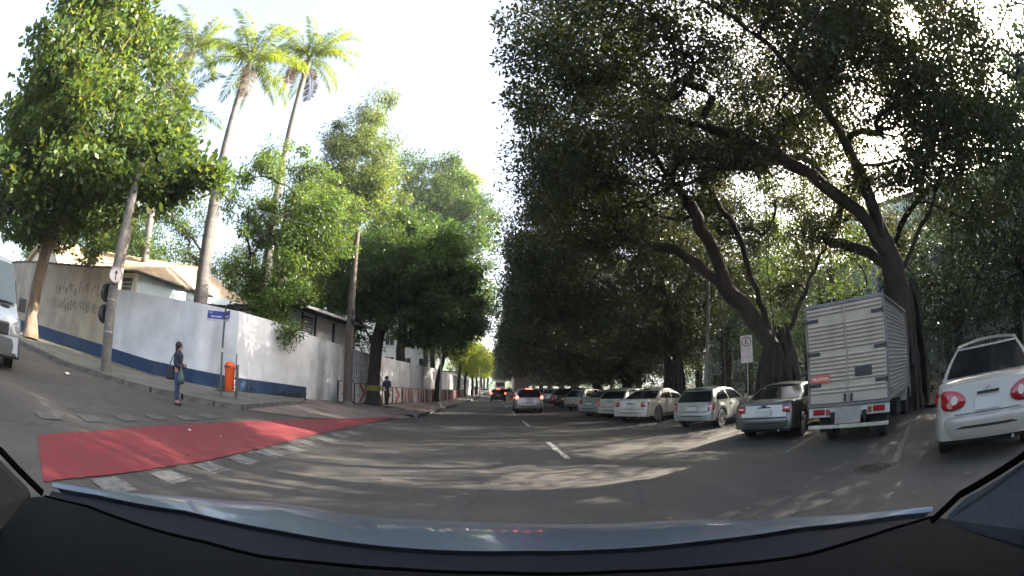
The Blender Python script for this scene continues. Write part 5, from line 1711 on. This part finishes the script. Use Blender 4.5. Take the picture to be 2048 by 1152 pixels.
tree('tall cone-shaped creeper-covered tree with a light green top', (-11.2, 28.2, .5),
     [[(-11.1, 28.2, 6), (-11, 28.4, 12), (-10.8, 28.6, 18), (-10.6, 28.6, 22)], [(-11, 28.4, 10), (-9.6, 28, 13)]],
     [((-10.6, 28.4, 17.6), (2.8, 2.6, 4.0), 110), ((-10.4, 28.4, 12.0), (4.6, 3.4, 4.6), 190), ((-9.6, 28.6, 22.0), (1.3, 1.2, 2.0), 9), ((-13.2, 28, 13.2), (1.8, 1.8, 2.6), 26), ((-8.6, 28.4, 15), (1.3, 1.4, 2.4), 18)],
     45, L_CONE, M['bark'], per=230, rc=.95, Ls=.24, Ws=.075, rmax=.34, name='creeper_tree', droop=.7)
tree('dark tree with a black trunk growing out of the pavement beside the utility pole', (-7.05, 25.0, float(zg(-7, 25)) + .1),
     [[(-7.0, 25, 2.6), (-6.8, 25, 4.6), (-6.2, 25.2, 6.8), (-5.6, 25.4, 9.5)], [(-6.9, 25, 3.6), (-8.2, 24.6, 5.4), (-9.0, 24.4, 7.2)], [(-6.6, 25, 5.4), (-4.4, 25.6, 6.8), (-2.6, 26, 7.6)]],
     [((-5.2, 25.8, 9.0), (4.0, 3.6, 3.2), 150), ((-3.4, 26.5, 6.2), (2.9, 3.0, 2.6), 90), ((-8.2, 24.6, 7.6), (2.3, 2.3, 2.4), 56), ((-6.5, 26, 5.2), (3.2, 2.4, 1.6), 36)],
     46, L_MID2, M['bark'], per=240, rc=.85, Ls=.20, Ws=.11, rmax=.36, name='pavement_tree', flat=.6)
mb = MB(); mb.lathe([(.47, .85), (.46, 1.0), (.45, 1.15)], n=14)
pvt = [o for o in COL.objects if o.name == 'pavement_tree'][0]
mb.build('yellow_band', M['yellow'], pvt, smooth=50)
dk, C = tree('very tall dark tree with a sunlit yellow-green top behind the street wall', (-9.5, 43, .3),
     [[(-9.4, 43, 6), (-8.6, 43, 12), (-7.6, 43, 17)], [(-9.2, 43, 8), (-6.4, 43.4, 12), (-4.4, 44, 15)]],
     [((-7.4, 43, 19.2), (4.6, 4.6, 4.2), 130), ((-4.4, 43.6, 15.8), (3.6, 4.4, 5.0), 120), ((-8.6, 42, 12.5), (4.6, 4, 4), 100), ((-5, 44, 9), (4.0, 4, 3.4), 80)],
     47, L_MID2, M['bark'], per=260, rc=1.15, Ls=.23, Ws=.12, rmax=.42, name='wall_tree')
dk.scale = (1.08, 1.08, 1.08)
copy_tree(dk, -14.5, 35, 2.6, .72, 'green tree filling the gap behind the cone-shaped creeper tree')
copy_tree(dk, -9.8, 60, 1.4, .86, 'tall tree behind the street wall, second beyond the conical one')
tree('added thin tree with yellow-green leaves standing in for the sunlit top of the dark mass left of the street', (-7.4, 50, .3),
     [[(-7.2, 50, 10), (-6.2, 50, 18), (-5.4, 50, 24)]], [((-5.2, 50, 25.2), (3.4, 3.4, 2.0), 60), ((-8.5, 50, 23.4), (2.4, 2.4, 1.8), 30)],
     50, L_YEL, M['bark'], per=170, rc=1.0, Ls=.24, Ws=.12, rmax=.3, name='wall_tree')  # extra tree; its leaf colour stands in for sunlight on the dark crown
ly, C = tree('small street tree with a crooked dark trunk leaning over the drapes', (-5.2, 37.5, .3), [[(-5.0, 37.4, 2.4), (-4.6, 37.4, 4), (-4.4, 37.6, 6)]],
     [((-4.3, 37.8, 6.3), (2.4, 2.6, 2.4), 80)], 48, L_MID, M['bark'], per=90, rc=.8, Ls=.2, Ws=.11, rmax=.19, name='street_tree')
yt, C = tree('yellow-green street tree glowing in sunlight, nearest on the far left pavement', (-5.0, 56, .3), [[(-5, 56, 2.2), (-4.8, 56, 4.4), (-4.8, 56, 6)]],
     [((-4.7, 56, 6.2), (2.7, 3.0, 2.6), 90)], 49, L_YEL, M['bark'], per=80, rc=.9, Ls=.24, Ws=.13, rmax=.2, name='street_tree')
for k, (x, y, s) in enumerate(((-5.0, 66, 1.0), (-4.6, 77, 1.05), (-4.4, 89, 1.1), (-4.0, 103, 1.2), (-4, 120, 1.3), (-3.6, 140, 1.5))):
    copy_tree(yt, x, y, k * 1.1, s, ['second', 'third', 'fourth', 'fifth', 'sixth', 'farthest'][k] + ' yellow-green street tree along the far left pavement')
# wood beyond the end of the street
C = np.stack([r.uniform(-60, 70, 500), r.uniform(230, 300, 500), r.uniform(1, 17, 500)], 1)
V, Q = leafcloud(C, 40, 4.2, 1.1, .6, RS(8), .8)
link('street_end_wood', npmesh('street_end_wood', V, Q), L_MID, kind='stuff', label='distant hazy trees where the street ends', cat='wood')
hx = np.linspace(-560, 560, 60); P1 = []; P2 = []; P0 = []
for x in hx:
    h = 75 + 45 * math.sin(x * .006 + 1.3) + 25 * math.sin(x * .017) + 10 * math.sin(x * .05)
    P0.append((x, 900, -2)); P1.append((x, 980, h * .17)); P2.append((x, 1150, h * .24))
mb = MB(); mb.grid([P0, P1, P2]); o = mb.build('hill', mat('hill_green', (.06, .09, .09), .95, noise=(.02, .3)), smooth=0, kind='structure')


# ------------------------------------------------------------------ royal palms
def frond_mesh(seed, L=4.6):
    r = RS(seed); V = []; Q = []; vb = 0
    n = 30
    pts = []
    for i in range(n + 1):
        t = i / n
        a = rad(48) - rad(105) * t ** 1.1
        if i == 0: p = np.array([0., 0, 0])
        else: p = p + np.array([math.cos(a), 0, math.sin(a)]) * L / n
        pts.append(p.copy())
    pts = np.array(pts)
    for i in range(n):          # rachis
        w_ = .045 * (1 - i / n) + .008
        a, b = pts[i], pts[i + 1]
        V += [a + (0, w_, 0), a - (0, w_, 0), b - (0, w_ * .9, 0), b + (0, w_ * .9, 0)]
        Q.append([vb, vb + 1, vb + 2, vb + 3]); vb += 4
        V += [a + (0, 0, w_), a - (0, 0, w_), b - (0, 0, w_ * .9), b + (0, 0, w_ * .9)]
        Q.append([vb, vb + 1, vb + 2, vb + 3]); vb += 4
    for i in range(3, n):
        t = i / n
        tg = pts[i + 1] - pts[i]; tg /= np.linalg.norm(tg)
        ll = (.95 * math.sin(PI * min(1, t * .85 + .12)) ** .6) * (1 - .25 * t)
        for sg in (-1, 1):
            for m_ in range(4):
                q = pts[i] + tg * L / n * m_ / 4
                d = np.array([0, sg, 0]) * r.uniform(.7, 1) + tg * r.uniform(.35, .75) + np.array([0, 0, r.uniform(-.55, .25)])
                d /= np.linalg.norm(d)
                l2 = ll * r.uniform(.8, 1.1)
                mid = q + d * l2 * .55; tip = q + d * l2 * .95 + np.array([0, 0, -l2 * .28])
                s = np.cross(d, tg); s = tg * .028
                V += [q - s * .6, mid - s, tip, mid + s]
                Q.append([vb, vb + 1, vb + 2, vb + 3]); vb += 4
    return npmesh('frond', np.array(V), np.array(Q))


FR = [frond_mesh(s) for s in (1, 2, 3)]
for f in FR: f.materials.append(L_PALM)
FRD = frond_mesh(9, 3.0); FRD.materials.append(L_DRY)


def palm(label, x, y, z0, x1, y1, z1, r0, r1, nf, seed, dead=1, fs=1.0, group='royal palms behind the white wall'):
    r = RS(seed)
    root = empty('royal_palm', (x, y, z0), label=label, cat='palm', group=group)
    mb = MB(); pts = []; rs = []
    for i in range(41):
        t = i / 40
        pts.append((0 + (x1 - x) * t ** 1.3 + .08 * math.sin(t * 5), (y1 - y) * t ** 1.3, (z1 - z0) * t))
        k = r0 * (1 + .14 * math.sin(PI * t * 1.2)) * (1 - t) + r1 * t
        rs.append(k * (1 + (.05 if i % 2 else 0)) if t < .90 else r1 * 1.25)
    mb.tube(pts, rs, 14); mb.build('trunk', M['palm'], root, smooth=60)
    top = Vector(pts[-1])
    mb = MB(); mb.tube([top - Vector((0, 0, .9)), top - Vector((0, 0, .4)), top + Vector((0, 0, .5))], [r1 * 1.15, r1 * 1.5, r1 * .7], 12)
    mb.build('crownshaft', mat('crownshaft_green', (.12, .16, .05), .6), root, smooth=50)
    for k in range(nf):
        o = bpy.data.objects.new('frond', FR[k % 3]); o.parent = root; o.location = top + Vector((0, 0, .2))
        o.rotation_euler = (r.uniform(-.25, .25), rad(-32 + 66 * (k / nf)) + r.uniform(-.1, .1), k * 2.399 + r.uniform(-.2, .2))
        s = r.uniform(.78, 1.0) * fs; o.scale = (s, s, s); COL.objects.link(o)
    for k in range(dead):
        o = bpy.data.objects.new('dry_frond', FRD); o.parent = root; o.location = top - Vector((0, 0, .3)); o.rotation_euler = (0, rad(62), r.uniform(0, 6)); COL.objects.link(o)
        o['label'] = 'brown hanging dead frond'
    return root


p = az3(-38.7, 0, 20.0); q = az3(-39.9, 36.2, 21.5)
palm('tall royal palm with a thick pale trunk, middle one of the three crowns', p[0], p[1], .9, q[0], q[1], q[2], .34, .15, 17, 1)
p = az3(-30.6, 0, 24.5); q = az3(-30.9, 38.6, 24.5)
palm('royal palm rising out of the corner tree, rightmost of the three crowns', p[0], p[1], .8, q[0], q[1], q[2], .30, .15, 17, 4, dead=3)
p = az3(-46.5, 0, 30); q = az3(-49.7, 36.0, 29)
palm('royal palm partly hidden by the almond tree, leftmost of the three crowns', p[0], p[1], 1.1, q[0], q[1], q[2], .28, .15, 15, 6, fs=1.08)
p = az3(-55.0, 0, 25.5); q = az3(-52.9, 30, 25.5)
palm('pale ringed palm trunk standing left of the concrete pole above the cream wall', p[0], p[1], 1.1, q[0], q[1], q[2], .26, .20, 10, 8, dead=0)
p = az3(-51.2, 0, 24.0); q = az3(-48.6, 28, 24.0)
palm('grey palm trunk rising directly behind the leaning concrete pole', p[0], p[1], 1.0, q[0], q[1], q[2], .24, .17, 9, 10, dead=0)

# weeds along the foot of the wall
C = np.stack([r.uniform(-9.2, -7.9, 12), r.uniform(12.8, 19, 12), np.zeros(12)], 1)
C[:, 0] = np.interp(C[:, 1], [12.8, 14.4, 16.2, 19.3], [-9.3, -9.3, -8.85, -8.5]); C[:, 2] = zg(C[:, 0], C[:, 1]) + .2
V, Q = leafcloud(C, 60, .22, .12, .04, RS(4), .8)
link('wall_weeds', npmesh('wall_weeds', V, Q), L_DARK, kind='stuff', label='tufts of weeds along the foot of the blue wall base', cat='weeds')

# ------------------------------------------------------------------ the camera's own car
own = empty('own_car', (0, 0, 0), label='front of the car the camera rides in: blue bonnet, dark cowl and dashboard', cat='car')
L1 = [(-1.36, .81), (-1.22, .94), (-.94, 1.10), (-.62, 1.15), (-.4, 1.16), (-.16, 1.17), (.07, 1.18), (.27, 1.16), (.55, 1.12), (.84, 1.04), (1.10, .86), (1.18, .76)]
L2 = [(-1.375, .83), (-1.28, .99), (-1.13, 1.32), (-.87, 1.55), (-.56, 1.64), (-.28, 1.71), (0, 1.74), (.29, 1.70), (.74, 1.53), (1.0, 1.24), (1.14, .89), (1.19, .77)]
L3 = [(-1.17, .65), (-1.05, .74), (-.81, .79), (-.66, .83), (-.52, .84), (-.38, .88), (-.21, .91), (0, .92), (.26, .89), (.47, .83), (.65, .76), (.78, .74), (.92, .71), (1.04, .66)]
z2 = [1.13, 1.12, 1.10, 1.08, 1.06, 1.05, 1.04, 1.04, 1.05, 1.08, 1.12, 1.13]


def dens(P, n): return resample(np.array(P, float), n)


a = dens([(x, y, 1.13) for x, y in L1], 60); b = dens([(x, y, z) for (x, y), z in zip(L2, z2)], 60)
rows = []
for t in np.linspace(0, 1, 9):
    q = a * (1 - t) + b * t
    q[:, 2] += .015 * math.sin(PI * t) + .012 * np.exp(-((np.abs(np.linspace(-1, 1, 60)) - .42) / .1) ** 2) * t
    rows.append([tuple(v) for v in q])
rows.append([(v[0] * 1.02, v[1] + .06, v[2] - .05) for v in rows[-1]]); rows.append([(v[0] * 1.03, v[1] + .10, v[2] - .35) for v in rows[-2]])
mb = MB(); mb.grid(rows); mb.build('bonnet', M['hood'], own, smooth=60)
# thin bright rim at the rear edge of the bonnet
mb = MB(); mb.tube([(v[0], v[1] - .004, v[2] + .002) for v in a], .0022, 5); mb.build('bonnet_edge', mat('edge_highlight_metal', (.05, .06, .075), .5, .3), own, smooth=50)
c = dens([(x, y, 1.17) for x, y in L3], 60)
mb = MB(); mb.grid([[(v[0], v[1] - .006, v[2] - .012) for v in a], [tuple((v * .6 + u * .4) - np.array((0, 0, .015))) for v, u in zip(a, c)], [tuple(v * .25 + u * .75 - np.array((0, 0, .012))) for v, u in zip(a, c)], [(v[0], v[1], v[2] - .006) for v in c]])
mb.build('cowl', M['cowl'], own, smooth=60)
mb = MB(); mb.tube([(v[0], v[1] + .01, v[2] - .006) for v in c], .010, 6); mb.build('windscreen_seal', mat('seal_black', (.001, .001, .001), 1, 0, 0), own, smooth=60)
d0 = [(v[0], v[1] - .0, v[2]) for v in c]
mb = MB()
mb.grid([d0, [(v[0] * .99, v[1] - .05, v[2] + .006) for v in c], [(v[0] * .98, v[1] - .16, v[2] + .004) for v in c], [(v[0] * .97, v[1] - .34, v[2] - .02) for v in c], [(v[0] * .97, v[1] - .42, v[2] - .12) for v in c]])
mb.build('dashboard', M['dash'], own, smooth=60)
# pillar trims; the left one is coloured darker to stand in for cabin shade
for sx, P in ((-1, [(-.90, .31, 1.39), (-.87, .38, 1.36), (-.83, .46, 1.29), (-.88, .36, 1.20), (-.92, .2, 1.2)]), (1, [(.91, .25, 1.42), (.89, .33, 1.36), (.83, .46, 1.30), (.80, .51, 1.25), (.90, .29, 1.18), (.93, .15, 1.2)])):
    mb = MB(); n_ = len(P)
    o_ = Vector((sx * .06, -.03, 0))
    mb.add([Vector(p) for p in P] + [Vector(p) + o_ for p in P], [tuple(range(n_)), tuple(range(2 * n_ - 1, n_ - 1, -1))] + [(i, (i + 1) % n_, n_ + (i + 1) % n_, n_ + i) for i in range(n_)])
    o = mb.build('pillar_trim', mat('pillar_trim_grey', (.045, .05, .055), .7, 0, .3, noise=(60, .15)) if sx > 0 else mat('pillar_trim_shaded', (.02, .023, .024), .8, 0, .2), own, bevel=.02)
    mb = MB(); mb.tube([Vector(p) + Vector((0, .004, .006)) for p in P[:(3 if sx < 0 else 4)]], .008, 6); mb.build('pillar_seal', mat('seal_black_side', (.002, .002, .002), 1, 0, 0), own, smooth=50)
mb = MB(); mb.disc((.915, .27, 1.25), .055, (-1, -.3, .1), .02, 24); mb.build('speaker_cover', M['dash'], own, smooth=40)

# unseen roof and rear of the cabin, added to shade the dashboard
mb = MB(); mb.grid([[(x, y, 1.80 + .03 * (1 - (x / .7) ** 2)) for x in np.linspace(-.72, .72, 9)] for y in (-2.3, -1.4, -.9, -.5, -.22)]); o = mb.build('roof', M['trim'], own, smooth=60); o.modifiers.new('thick', 'SOLIDIFY').thickness = .03
for sx in (-1, 1):
    mb = MB(); mb.box((sx * .92, -.95, .75), (.06, 2.4, .8)); mb.build('door', M['trim'], own, bevel=.03)
    mb = MB(); mb.tube([(sx * .84, .25, 1.22), (sx * .86, -.02, 1.5), (sx * .70, -.3, 1.80)], .035, 8); mb.build('pillar', M['trim'], own, smooth=50)
    mb = MB(); mb.tube([(sx * .90, -1.0, 1.1), (sx * .71, -1.0, 1.80)], .04, 8); mb.build('pillar', M['trim'], own, smooth=50)
mb = MB(); mb.box((0, -2.3, 1.2), (1.6, .06, 1.2)); mb.build('tailgate', M['trim'], own, bevel=.03)
mb = MB(); mb.box((0, -.9, .45), (1.7, 2.8, .3)); mb.build('floor', M['black'], own)
for sx in (-1, 1):
    put_wheel(own, sx * .78, 1.0, .33); put_wheel(own, sx * .78, -1.6, .33)

for o in list(COL.objects):
    if o.type == 'MESH' and o.parent is not None and o.name.split('.')[0] in ('post', 'trim', 'side_rib', 'pressed_rib', 'edge_frame', 'frame', 'bracket', 'chassis', 'clamp', 'mullion', 'print_line', 'small_print', 'headlight', 'reflector', 'side_window', 'hinge', 'cable_fittings', 'base_board', 'cross_badge', 'chevron', 'lid', 'windscreen', 'tail_lamp'):
        split_parts(o)

# thin morning haze
mb = MB(); mb.box((0, 600, 20), (1330, 1960, 46))
me_ = bpy.data.meshes.new('haze'); me_.from_pydata(mb.v, [], mb.f); hz = link('haze', me_, kind='stuff')
hm = bpy.data.materials.new('haze_air'); hm.use_nodes = True; hn = hm.node_tree; hn.nodes.clear()
ho = hn.nodes.new('ShaderNodeOutputMaterial'); pv = hn.nodes.new('ShaderNodeVolumePrincipled')
pv.inputs['Color'].default_value = (.85, .92, 1, 1); pv.inputs['Density'].default_value = .0006; pv.inputs['Anisotropy'].default_value = .3
hn.links.new(pv.outputs[0], ho.inputs['Volume']); me_.materials.append(hm)
